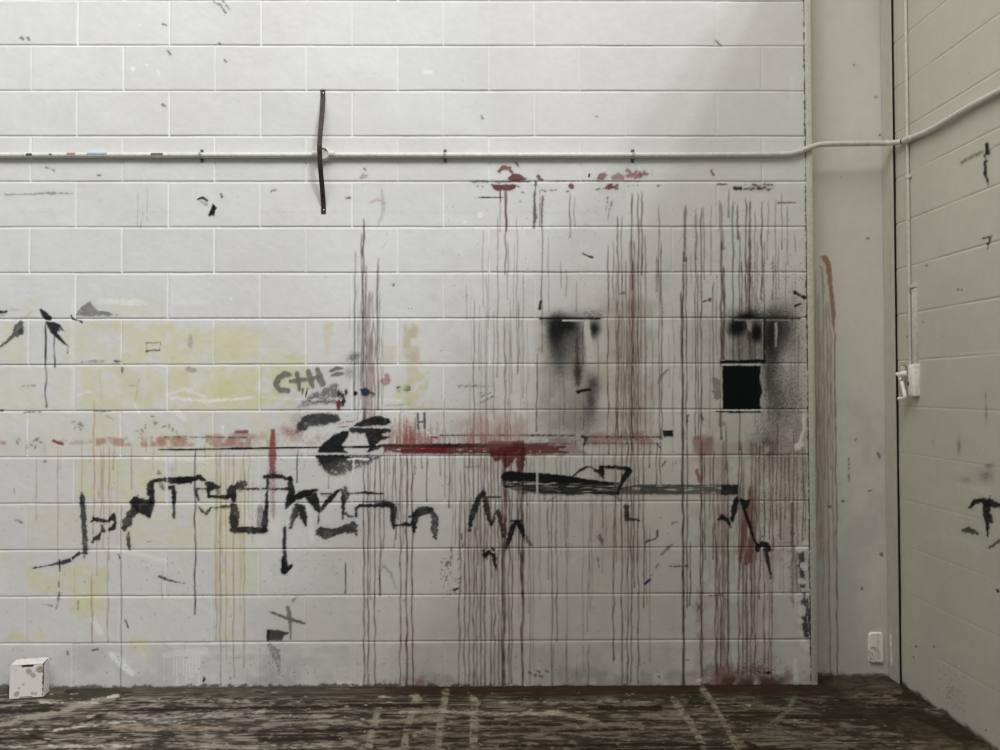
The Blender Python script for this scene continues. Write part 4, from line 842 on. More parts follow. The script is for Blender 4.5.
    w.spray(556, 338, 11, 22, (.012, .012, .014), .93, .15, 0, 1.2, sk); w.spray(565, 328, 16, 11, (.012, .012, .014), .88, .15, 0, 1.2, sk); w.spray(559, 365, 12, 28, (.04, .04, .04), .62, .25); w.spray(575, 336, 13, 16, (.018, .018, .018), .72, .2)
    w.spray(594, 329, 7.5, 10, (.008, .008, .012), .98, .1, 0, 1.6, sk); w.spray(592, 315, 15, 6, (.04, .04, .04), .6, .45); w.spray(575, 345, 12, 34, (.06, .055, .05), .55, .3); w.spray(560, 316, 17, 5, (.03, .03, .03), .6, .4)
    w.spray(578, 372, 5.5, 18, (.028, .022, .017), .85, .3); w.stroke([(577, 340, 3), (578, 385, 4)], 3, (.04, .032, .026), .7, 1, 1, .2); w.spray(593, 383, 8, 11, (.03, .03, .03), .75, .3); w.spray(591, 399, 6, 18, (.022, .022, .022), .82, .25, 0, 1, sk); w.spray(588, 417, 10, 22, (.06, .06, .06), .55, .4); w.spray(562, 425, 20, 18, (.15, .14, .13), .45, .35); w.spray(550, 395, 14, 32, (.22, .20, .16), .42, .3); w.spray(540, 345, 7, 28, (.28, .22, .15), .4, .3); w.spray(574, 410, 14, 24, (.12, .115, .105), .4, .35)
    w.spray(556, 330, 9, 14, (.01, .01, .012), .95, .1, 0, 1.6, sk); w.spray(567, 325, 12, 7, (.01, .01, .012), .93, .1, 0, 1.6, sk); w.spray(560, 352, 9, 18, (.03, .03, .03), .6, .25); w.spray(556, 322, 14, 5, (.015, .015, .015), .8, .2)
    w.stroke([(540, 318.7), (600, 318.7)], 1.7, (.006, .006, .007), .95, .5, .4, mk=sk); w.stroke([(563, 320.5), (583, 320.6)], 1.5, (.6, .59, .56), .85, .5, .3)
    sk = w.mark('paint_smear', 'pale streak through the sooty patch')
    w.poly([(583.5, 322), (586, 319.5), (589.5, 320), (590.5, 330), (593, 345), (596, 363), (587, 363), (585.5, 345)], (.60, .59, .56), .85, .9, .6, .1, mk=sk)
    w.poly([(575.5, 391), (582, 389), (590, 388), (591, 390.5), (583, 392), (577, 394)], (.008, .008, .008), .93, .6, .5, mk=w.mark('graffiti_mark', 'short black tick in the soot'))
    w.drip(582.5, 322, 365, 1.2, (.06, .05, .045), .7); w.drip(564, 370, 425, 1.3, (.1, .09, .085), .6); w.drip(583, 390, 430, 1, (.1, .09, .085), .6); w.drip(598, 335, 400, 1, (.12, .1, .09), .6); w.drip(550, 345, 440, 1.2, (.25, .22, .18), .5)
    sk = w.mark('spray_patch', 'black sooty spray patch above the black square')
    w.spray(739, 328, 13, 11, (.009, .010, .011), .95, .12, -.5, 1.4, sk); w.spray(752, 316, 17, 7, (.012, .012, .012), .85, .3); w.spray(756, 334, 7, 10, (.007, .007, .008), .97, .1, 0, 1.6, sk); w.spray(748, 348, 15, 18, (.04, .04, .04), .6, .25); w.spray(774, 331, 13, 26, (.012, .012, .012), .9, .2, .1, 1.3, sk); w.spray(786, 328, 10, 20, (.025, .025, .025), .8, .3); w.spray(772, 352, 10, 18, (.018, .018, .018), .82, .3); w.spray(738, 352, 9, 24, (.07, .07, .06), .6, .3); w.spray(769, 375, 9, 28, (.025, .025, .025), .8, .35); w.spray(775, 400, 12, 30, (.04, .04, .038), .72, .45); w.spray(788, 400, 20, 30, (.07, .07, .065), .6, .5); w.spray(762, 316, 44, 10, (.07, .07, .065), .5, .7); w.spray(782, 340, 28, 44, (.09, .09, .085), .5, .7); w.spray(768, 440, 17, 28, (.08, .07, .065), .55, .5); w.spray(795, 445, 14, 30, (.10, .09, .085), .45, .6); w.spray(700, 330, 20, 25, (.2, .18, .17), .25, .6)
    w.spray(737, 327, 10, 8, (.007, .008, .009), .97, .1, -.5, 1.8, sk); w.spray(757, 332, 6, 10, (.006, .006, .007), .98, .1, 0, 1.8, sk); w.spray(747, 317, 12, 5, (.01, .01, .01), .9, .2); w.spray(772, 333, 9, 18, (.01, .01, .01), .85, .2, .1, 1.5)
    w.stroke([(742, 318.5), (775, 318.8), (800, 318.5)], 1.6, (.02, .02, .02), .85, .5, .5); w.stroke([(735, 320), (790, 320)], 1, (.5, .49, .46), .55, .5, .3)
    w.poly([(746, 320), (752, 320), (751, 332), (748, 330)], (.42, .36, .32), .8, .9, .8, .15); w.poly([(774.5, 323), (777, 322), (778, 330), (776.5, 347), (775, 347)], (.5, .49, .46), .8, .7, .4, .05, mk=w.mark('paint_smear', 'thin pale streak in the soot'))
    w.stroke([(764.5, 320), (764.5, 362)], 1.3, (.02, .02, .02), .8, .6, .6, .2); w.stroke([(762.5, 322), (762.5, 360)], 1, (.45, .44, .42), .55, .6, .4)
    w.poly([(787, 364), (789, 364), (786, 385), (783, 390), (784, 375)], (.42, .42, .4), .55, 1.2, 1, .2)
    w.speckle(745, 260, 806, 470, 900, (.05, .045, .04), (.4, .9), .6); w.speckle(760, 470, 806, 570, 420, (.06, .05, .045), (.4, .9), .55); w.speckle(690, 200, 760, 300, 160, (.15, .1, .09), (.4, .8), .5)
    sk = w.mark('black_square', 'solid black painted square')
    w.poly([(722.3, 365.5), (761, 366), (759.5, 376), (762.5, 392), (760, 400), (761, 409.5), (722.8, 409.5)], (.004, .006, .006), .99, .5, .7, mk=sk, rs=2.5)
    w.stroke([(722, 362), (744, 361.5), (764, 361)], 2.6, (.006, .006, .006), .97, .5, .5, .03, mk=sk); w.stroke([(716, 411.3, 1), (730, 412, 2), (760, 411.8, 1.6)], 1.8, (.008, .008, .008), .95, .5, .5, mk=sk); w.stroke([(721, 367), (721.4, 408)], 1.2, (.62, .61, .58), .8, .5, .3); w.stroke([(724, 364), (760, 363.8)], 1, (.4, .4, .38), .7, .5, .3); w.stroke([(715, 410), (762, 410)], .8, (.6, .58, .55), .6, .5, .3); w.stroke([(763.5, 370), (763, 410)], 1.5, (.4, .4, .38), .5, .8, .6, .2)
    w.stroke([(160, 510, 40), (168, 560, 44), (172, 600, 40)], 6, (.13, .12, .11), .7, 1, 1.6, .42, t=H)
    # ---- end of the wall: scuffs and chips near the strip
    w.stroke([(792, 504), (792, 545)], 2.4, (.07, .07, .065), .75, .8, .9, .2); w.stroke([(793, 545), (792, 600)], 3.5, (.14, .13, .13), .55, 1, 1.4, .35); w.stroke([(801, 555), (803, 600), (806, 635)], 4.5, (.05, .05, .05), .8, 1, 1.8, .25, mk=w.mark('paint_smear', 'dark scuff beside the wall end')); w.stroke([(807, 600), (811, 640)], 2, (.05, .05, .05), .8, .8, 1, .2); w.spray(797, 570, 8, 25, (.14, .14, .13), .45, .5)
    wk = w.mark('paint_smear', 'white paint chips beside the wall end')
    for pts, ww in [([(806, 544), (804, 548)], 6), ([(799, 549)], 6), ([(805, 568), (803, 565)], 5), ([(801, 581), (803, 582)], 5.5), ([(803, 590)], 4), ([(797, 598), (801, 596)], 6), ([(802, 608), (802, 613)], 6), ([(799, 620), (801, 622)], 3.5), ([(800, 632), (803, 638)], 3), ([(802, 643), (807, 650)], 4), ([(804, 416), (804, 430), (798, 446)], 3), ([(797, 447), (801, 444)], 5), ([(795, 661), (796, 680)], 4.5), ([(803, 640), (808, 646)], 3)]:
        w.stroke(pts, ww, (.72, .72, .68), .85, .8, 1, .05, mk=wk)
    xk = back(808.0, 390)[0] + .0015
    zk = np.linspace(0.0, 3.0, 46)
    kp = [proj(np.array([xk - .0005 - .004 * rng.random() ** 3, 0, z])) for z in zk]
    w.stroke([(float(a), float(b), rng.uniform(.7, 2.0)) for a, b in kp], 1.3, (.06, .055, .045), .85, .5, .8, .1)
    # ---- bottom left
    w.poly([(68, 275), (110, 275), (160, 287), (135, 300), (128, 318), (66, 320)], (.05, .05, .05), .88, 1, .9, .35, mk=w.mark('graffiti_mark', 'dark wedge-shaped mark near the floor'), t=q(1, 3)); w.stroke([(75, 335, 14), (95, 360, 36), (112, 400, 20), (115, 450, 8)], 4, (.12, .12, .12), .65, 1.2, 1.6, .45, t=q(1, 3)); w.poly([(66, 276), (80, 276), (78, 320), (66, 320)], (.03, .03, .03), .8, .7, .6, .1, t=q(1, 3))
    mk = w.mark('graffiti_mark', 'thin grey cross near the floor')
    w.stroke([(80, 205, 6), (150, 232, 12), (216, 250, 6)], 2, (.10, .10, .10), .85, .7, .7, .15, mk=mk, t=q(1, 3)); w.stroke([(150, 190, 16), (158, 240, 16), (160, 270, 6), (160, 310, 4)], 3, (.16, .16, .155), .8, .8, .8, .2, mk=mk, t=q(1, 3)); w.stroke([(170, 160, 10), (178, 152, 8)], 2, GREY, .7, .8, .8, .2, t=q(1, 3))
    w.stroke([(130, 0, 18), (135, 45, 20), (158, 30, 14)], 4, BLACK, .9, .7, .8, t=q(1, 3)); w.stroke([(510, 40, 12), (530, 22, 8), (555, 50, 10), (575, 110, 6)], 2, (.28, .27, .26), .65, .8, 1, .3, t=q(1, 3)); w.stroke([(512, 40), (512, 140)], 1.2, (.06, .05, .05), .8, .6, .5, t=q(1, 3)); w.stroke([(805, 118, 8), (822, 112, 9)], 2, BLACK, .85, .7, .8, t=q(1, 3))
    w.speckle(440, 558, 462, 595, 70, (.09, .085, .08), (.5, 1.2), .7); w.speckle(265, 560, 340, 600, 40, (.12, .12, .11), (.4, .9), .6); w.speckle(140, 560, 210, 600, 40, (.12, .12, .11), (.4, .9), .6)
    w.stroke([(120, 34, 3), (200, 20, 6), (240, 12, 14), (275, 4, 12)], 2, (.05, .05, .05), .85, .7, 1, .2, t=q(0, 3)); w.stroke([(235, 0, 6), (236, 45, 5)], 1.4, BLACK, .85, .6, .6, t=q(0, 3)); w.stroke([(232, 85, 8), (232, 105, 6)], 1.8, (.1, .1, .1), .75, .7, .8, t=q(0, 3)); w.stroke([(235, 128, 8), (230, 165, 6), (222, 190, 3)], 1.7, (.1, .1, .1), .75, .7, .8, .15, t=q(0, 3)); w.stroke([(170, 175, 3), (205, 182, 8)], 1.4, (.2, .2, .2), .7, .7, .7, t=q(0, 3)); w.stroke([(630, 66, 8), (660, 78, 9), (690, 86, 5), (730, 92, 2)], 1.8, (.05, .05, .05), .85, .7, .7, .1, t=q(0, 3)); w.stroke([(495, 238, 6), (507, 268, 6)], 1.5, (.06, .06, .06), .8, .7, .6, t=q(0, 3)); w.stroke([(308, 160, 5), (308, 195, 5)], 1.2, GREY, .7, .6, .6, t=q(0, 3)); w.stroke([(366, 356, 8), (385, 352, 10)], 2, (.1, .1, .1), .8, .7, .8, t=q(0, 3)); w.stroke([(267, 362, 10), (268, 374, 8)], 2, (.1, .1, .1), .75, .7, .7, t=q(0, 3)); w.poly([(798, 480), (806, 458), (812, 470), (804, 484)], BLACK, .93, .6, .5, t=q(0, 3)); w.poly([(555, 320), (572, 335), (582, 370), (590, 390), (580, 395), (568, 360)], YEL, .85, 1, 1, .15, t=q(0, 3))
    w.stroke([(360, 588, 6), (372, 594, 7)], 1.6, BLACK, .85, .6, .7, t=A); w.stroke([(370, 600, 5), (374, 614, 6)], 1.4, BLACK, .85, .6, .7, t=A); w.stroke([(545, 512, 7), (570, 510, 5)], 1.5, GREY, .75, .7, .8, .15, t=A); w.stroke([(60, 590, 7), (85, 602, 8)], 1.8, (.12, .12, .12), .75, .7, .9, .25, t=q(0, 2)); w.stroke([(240, 200, 8), (243, 235, 7)], 1.2, (.2, .2, .18), .6, .7, .7, t=A)
    w.stroke([(120, 730, 5), (125, 732, 5)], .9, GREY, .5); w.stroke([(620, 728, 8), (660, 740, 10)], 2, (.08, .08, .08), .8, .8, 1.2, .3, t=A)
    w.stroke([(55, 470, 5), (57, 485, 4)], 1, GREY, .6, .6, .5, t=q(0, 2))
    # overall sprinkle of small specks
    w.speckle(0, 460, 812, 685, 420, (.13, .125, .12), (.4, 1.0), .6); w.speckle(0, 60, 800, 460, 200, (.2, .2, .19), (.4, .8), .5); w.speckle(440, 200, 806, 460, 380, (.13, .09, .08), (.4, .9), .55)
    w.speckle(0, 655, 812, 688, 160, (.15, .14, .13), (.5, 1.3), .6); w.speckle(280, 410, 420, 470, 160, (.05, .05, .05), (.4, .9), .6)
    # grime creeping up from the floor
    s = w.win(-200, 672, 830, 700)
    X = w.PX[s]; Yp = w.PY[s]
    w.put(s, .85 * sm(684.2, 686.4, Yp + 7 * (fbm(X / 5, Yp / 4, 61, 4) - .5) + 2 * (vn(X / 60, Yp * 0, 9) - .5)), (.07, .058, .05))


marks_back()
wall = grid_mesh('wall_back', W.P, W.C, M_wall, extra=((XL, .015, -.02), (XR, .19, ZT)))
wall['kind'] = 'structure'
wall['label'] = 'painted concrete block wall with red drips and black graffiti'
cut_marks(W, wall, M_wall, (0, -1, 0))


# ------------------------------------------------------------------ recessed panel at the corner
RY = .09
pxl, pxr = back(806, 390, RY)[0], back(882, 390, RY)[0]
xs2 = np.arange(XR + .004, back(893, 390)[0] + .03, .0045); zs2 = np.arange(-.02, ZT, .0045)
GX2, GZ2 = np.meshgrid(xs2, zs2)
P2 = np.stack([GX2, RY + (fbm(GX2 * 5, GZ2 * 3, 4, 3) - .5) * .004, GZ2], -1)
CB = (.63, .615, .575)
V2 = Canvas(P2, CB)
V2.C *= (1 + (fbm(GX2 * 4, GZ2 * 2, 43, 4)[..., None] - .5) * .14).astype(np.float32)
V2.wash(812, 400, 882, 690, (.46, .45, .455), .5, 20, 40, .3, .6)
mk = V2.mark('paint_smear', 'rust red brush smear on the recessed corner panel')
tq = (750, 190, 3.948)
V2.poly([(280, 262), (300, 256), (318, 285), (328, 400), (338, 480), (332, 560), (322, 520), (312, 400), (298, 300)], (.27, .105, .075), .85, .8, .8, .1, mk=mk, t=tq)
V2.poly([(275, 300), (290, 310), (296, 410), (288, 408), (282, 350)], (.30, .13, .10), .6, 1, 1, .3, mk=mk, t=tq)
for x, a, b, ww, c, o in [(815, 270, 440, 1, BRN, .5), (818, 290, 560, 1.3, (.24, .13, .11), .6), (823, 285, 480, 1.4, (.26, .12, .10), .65), (826.5, 300, 678, 1.4, (.25, .11, .09), .75), (829, 300, 470, 1.3, (.26, .12, .1), .65), (831.5, 330, 560, 1.3, (.24, .1, .08), .7),
                          (834.5, 330, 679, 1.6, (.22, .075, .06), .85), (821, 330, 600, 1, BRN, .5), (816.5, 400, 520, 1.2, BRN, .5)]:
    V2.drip(x, a, b, ww, c, o, .7, x1=x + (b - a) / 340 * 3.2, mk=V2.mark('paint_drip') if ww >= 1.4 else 0)
V2.poly([(813, 300), (822, 300), (826, 450), (828, 560), (815, 560)], (.36, .22, .19), .4, 4, 2, .3)
for t, p, ww in [(tq, [(460, 192), (470, 190)], 5), ((750, 370, 3.948), [(505, 330), (512, 345)], 8), ((750, 370, 3.948), [(418, 272), (419, 275)], 7), ((750, 370, 3.948), [(365, 515), (366, 518)], 9), ((750, 370, 3.948), [(315, 540), (317, 542)], 10), ((750, 370, 3.948), [(518, 725), (520, 730)], 11), ((750, 370, 3.948), [(470, 478), (480, 476)], 5), ((750, 370, 3.948), [(390, 345), (391, 440)], 4), ((750, 0, 3.948), [(410, 255), (413, 258)], 6), ((750, 0, 3.948), [(497, 383), (500, 384)], 7), ((750, 0, 3.948), [(513, 533), (514, 535)], 7), ((780, 110, 7.14), [(434, 480), (436, 480)], 8), ((750, 560, 3.948), [(440, 112), (442, 116)], 8)]:
    V2.stroke([(a, b, ww) for a, b in p], 1, (.06, .06, .055), .75, .6, .5, .1, t=t)
V2.stroke([(848, 390), (851, 400), (846, 430)], 3, (.60, .6, .56), .4, 1, 1, .3); V2.stroke([(848, 385), (853, 405)], 1.5, (.62, .62, .58), .5, .8, .8, .2)
V2.speckle(815, 200, 880, 680, 90, (.2, .2, .18), (.4, .8), .5)
s = V2.win(790, 655, 900, 700)
X = V2.PX[s]; Yp = V2.PY[s]
V2.put(s, .85 * sm(672, 677, Yp + 12 * (fbm(X / 8, Yp / 5, 66, 3) - .5)), (.07, .06, .05))
panel = grid_mesh('wall_corner', V2.P, V2.C, M_side, extra=((xs2[0], RY + .012, -.02), (xs2[-1], RY + .06, ZT)))
panel['kind'] = 'structure'; panel['label'] = 'smooth grey panel recessed between block wall and corner'
cut_marks(V2, panel, M_side, (0, -1, 0))

# ------------------------------------------------------------------ right wall
SILL = 3.56
LEN = 3.6
us = np.unique(np.round(np.concatenate([np.arange(0, .95, .0048), np.arange(.95, LEN, .02), [LEN]]), 5))
us = us[np.append(True, np.diff(us) > .001)]
rj = [JZ + .2 * k + .010 for k in range(0, 20)]
zs3 = axis_lines(-.02, SILL, -.02, SILL, .0048, .0048, [h for h in rj if h < SILL - .02], (0, .0022, .0046, .0075))
U3, Z3 = np.meshgrid(us, zs3)
k3 = np.round((Z3 - JZ - .010) / .2)
dz3 = np.abs(Z3 - (JZ + .010 + .2 * k3) + (fbm(U3 * 9, Z3 * 9, 15, 3) - .5) * .002)
jd3 = np.cos(np.clip(dz3 / .0060, 0, 1) * math.pi / 2) ** 2 * sm(.15, .75, vn(U3 * 5, k3 * 3.3, 21) + .2) * (.22 + .78 * sm(.9, 1.7, Z3))
row3 = np.floor((Z3 - JZ - .010) / .2); ph3 = np.where(np.mod(row3, 2) == 0, .12, .32)
n3 = np.round((U3 - ph3) / .4); dx3 = np.abs(U3 - ph3 - .4 * n3)
jd3 = np.maximum(jd3, .22 * np.cos(np.clip(dx3 / .007, 0, 1) * math.pi / 2) ** 2)
off3 = -(jd3 * .0023) + (fbm(U3 * 5, Z3 * 5, 13, 3) - .5) * .004
P3 = PC[None, None, :] * np.array([1, 1, 0]) + U3[..., None] * DR + np.stack([U3 * 0, U3 * 0, Z3], -1) + off3[..., None] * NR
CR = (.545, .54, .46)
R3 = Canvas(P3, CR)
R3.C *= (1 + (fbm(U3 * 2.5, Z3 * 2.5, 48, 4)[..., None] - .5) * .14).astype(np.float32)


def marks_right():
    r = R3
    t4 = (750, 0, 3.948); t8 = (750, 190, 3.948); t12 = (750, 370, 3.948); t16 = (750, 560, 3.948)
    mk = r.mark('graffiti_mark', 'black splash mark just below the pipe on the side wall')
    r.poly([(928, 570), (935, 560), (944, 568), (948, 610), (930, 612)], (.01, .014, .014), .93, .7, .8, .06, mk=mk, t=t4)
    r.stroke([(934, 612, 14), (928, 650, 9), (930, 685, 12), (942, 730, 4)], 2.5, BLACK, .9, .7, .9, .12, mk=mk, t=t4); r.stroke([(935, 618, 12), (936, 628, 12)], 3, (.6, .6, .55), .7, .7, .6, t=t4)
    r.stroke([(835, 642, 6), (870, 622, 12), (920, 598, 8)], 2, (.15, .15, .12), .75, .8, .7, .2, mk=mk, t=t4); r.stroke([(950, 590), (987, 566)], 1.6, (.18, .18, .15), .6, .8, .7, .2, t=t4)
    mk = r.mark('graffiti_mark', 'small black hooked tick on the side wall')
    r.stroke([(920, 190, 7), (948, 186, 7), (945, 212, 8), (938, 214, 10)], 2, BLACK, .9, .6, .6, mk=mk, t=t8); r.stroke([(940, 222, 5), (938, 234, 4)], 1.2, (.05, .05, .05), .75, .6, .5, t=t8); r.stroke([(955, 178, 3), (950, 200, 3)], 1, GREY, .6, .6, .5, t=t8)
    for p in [(697, 297), (620, 578), (683, 520), (820, 392), (835, 392)]:
        r.stroke([(p[0], p[1], 7), (p[0] + 1, p[1] + 3, 7)], 1.2, (.1, .1, .09), .7, .6, .5, t=t8)
    r.stroke([(750, 660, 9), (870, 648, 14), (987, 638, 16)], 3, (.60, .61, .53), .7, .8, .6, .15, t=t8); r.stroke([(785, 665, 8), (787, 690, 6)], 1.5, (.6, .61, .53), .6, .8, .6, .2, t=t8)
    r.stroke([(700, 660, 20), (740, 652, 16), (830, 665, 12), (960, 715, 16)], 3, (.58, .59, .51), .55, .9, .6, .2, t=t12); r.stroke([(822, 450, 6), (825, 505, 5)], 1.2, (.6, .6, .52), .6, .7, .5, t=t12); r.stroke([(822, 448, 14), (880, 465, 18), (940, 478, 26)], 3, (.62, .63, .55), .6, 1, 1, .25, t=t12)
    r.spray(986, 476, 8, 7, (.13, .13, .11), .6, .35); r.spray(966, 480, 6, 4, (.15, .15, .13), .5, .35); r.spray(989, 466, 4, 2.5, (.1, .1, .09), .6, .3)
    r.spray(959, 446, 2, 8, (.12, .12, .1), .7, .3); r.stroke([(930, 90, 3), (934, 210, 4)], 1, (.16, .16, .14), .7, .7, .5, .2, t=t12); r.stroke([(722, 275), (724, 300)], .9, GREY, .4, .6, .5, t=t12)
    mk = r.mark('graffiti_mark', 'spidery black splat on the side wall')
    r.stroke([(868, 545, 8), (885, 522, 18), (915, 512, 14), (940, 525, 30), (987, 535, 18)], 3, BLACK, .92, .8, 1.3, .08, mk=mk, t=t12); r.stroke([(935, 530, 26), (932, 570, 22), (938, 610, 12), (940, 655, 7)], 3, BLACK, .92, .8, 1.2, .08, mk=mk, t=t12); r.stroke([(945, 575, 14), (955, 600, 8)], 2, BLACK, .85, .8, 1, .1, mk=mk, t=t12); r.stroke([(945, 512), (948, 495)], 1, BLACK, .7, .7, .8, t=t12)
    r.stroke([(840, 634, 10), (865, 632, 20), (898, 646, 8)], 3, (.05, .05, .045), .85, .9, 1.2, .2, mk=mk, t=t12); r.stroke([(945, 700, 8), (970, 685, 8), (990, 670, 8)], 2, (.08, .08, .07), .8, .8, .8, .2, t=t12); r.stroke([(895, 715, 16), (905, 718, 14)], 3, (.6, .6, .53), .5, 1, 1, t=t12)
    for p in [(645, 383), (655, 340), (725, 340), (975, 120), (930, 670)]:
        r.stroke([(p[0], p[1], 7), (p[0] + 2, p[1] + 4, 6)], 1.2, (.08, .08, .075), .75, .6, .5, t=t16)
    r.stroke([(975, 118, 10), (980, 126, 10)], 2, BLACK, .8, .6, .5, t=t16)
    r.spray(952, 693, 7, 11, (.28, .17, .14), .45, .8); r.speckle(938, 665, 965, 710, 90, (.14, .08, .07), (.4, .9), .6)
    r.speckle(897, 20, 1000, 740, 120, (.22, .22, .19), (.4, .9), .5)
    r.spray(899, 590, 3, 10, (.1, .1, .09), .5, .6)
    # grime along the foot of the wall
    g = 1 - sm(.0, .020, Z3 + .035 * (fbm(U3 * 16, Z3 * 16, 63, 3) - .5))
    r.put((slice(None), slice(None)), (.9 * g).astype(np.float32), (.06, .052, .042))
    r.stroke([(897, 0), (897, 690)], 1.2, (.30, .30, .25), .4, .8, .5, .3)


marks_right()
wr = grid_mesh('wall_right', R3.P, R3.C, M_side)
# body of the side wall behind its painted face
me = wr.data
bmx = bmesh.new(); bmx.from_mesh(me)
a = PC * np.array([1, 1, 0]) - NR * .015; b = a + DR * LEN
base = [a, b, b - NR * .17, a - NR * .17]
vb = [bmx.verts.new((p[0], p[1], z)) for z in (-.02, SILL) for p in base]
for f in ((0, 1, 2, 3), (7, 6, 5, 4), (0, 4, 5, 1), (1, 5, 6, 2), (2, 6, 7, 3), (3, 7, 4, 0)):
    bmx.faces.new([vb[i] for i in f])
lay = bmx.verts.layers.float_color.get('paint')
for v in vb:
    v[lay] = (.4, .4, .35, 1)
bmx.to_mesh(me); bmx.free()
wr['kind'] = 'structure'; wr['label'] = 'grey green painted block side wall'
cut_marks(R3, wr, M_side, NR)


_le = back(836, -141)
_in = float((_le - PC) @ NR)
bm0 = bmesh.new()
_q = PC * np.array([1, 1, 0])
_vs = [bm0.verts.new((_q + DR * u + NR * o)[:2].tolist() + [z]) for z in (SILL - .002, _le[2]) for u, o in ((0, -.185), (LEN, -.185), (LEN, _in), (0, _in))]
for _f in ((0, 1, 2, 3), (7, 6, 5, 4), (0, 4, 5, 1), (1, 5, 6, 2), (2, 6, 7, 3), (3, 7, 4, 0)):
    bm0.faces.new([_vs[i] for i in _f])
bmesh.ops.recalc_face_normals(bm0, faces=bm0.faces)
_me = bpy.data.meshes.new('trim_4'); bm0.to_mesh(_me); bm0.free(); _me.materials.append(M_trim)
_o = bpy.data.objects.new('trim_4', _me); col.objects.link(_o); _o['kind'] = 'structure'; _o['label'] = 'ledge under the high window of the side wall'

# ------------------------------------------------------------------ floor
fx = np.unique(np.round(np.concatenate([np.arange(XL, -.15, .012), np.arange(-.15, 4.3, .0048), [4.6]]), 5))
fy = np.unique(np.round(np.concatenate([np.arange(-3.6, -.85, .03), np.arange(-.85, .13, .0045), [.2]]), 5))
FX, FY = np.meshgrid(fx, fy)
hump = (fbm(FX * 6, FY * 14, 71, 4) - .5) * .006 * (1 - sm(-.06, .0, FY)) + sm(-.12, -.02, FY) * .0015
P4 = np.stack([FX, FY, np.zeros_like(FX) + hump - .002], -1)
FL = Canvas(P4, (.10, .097, .088))


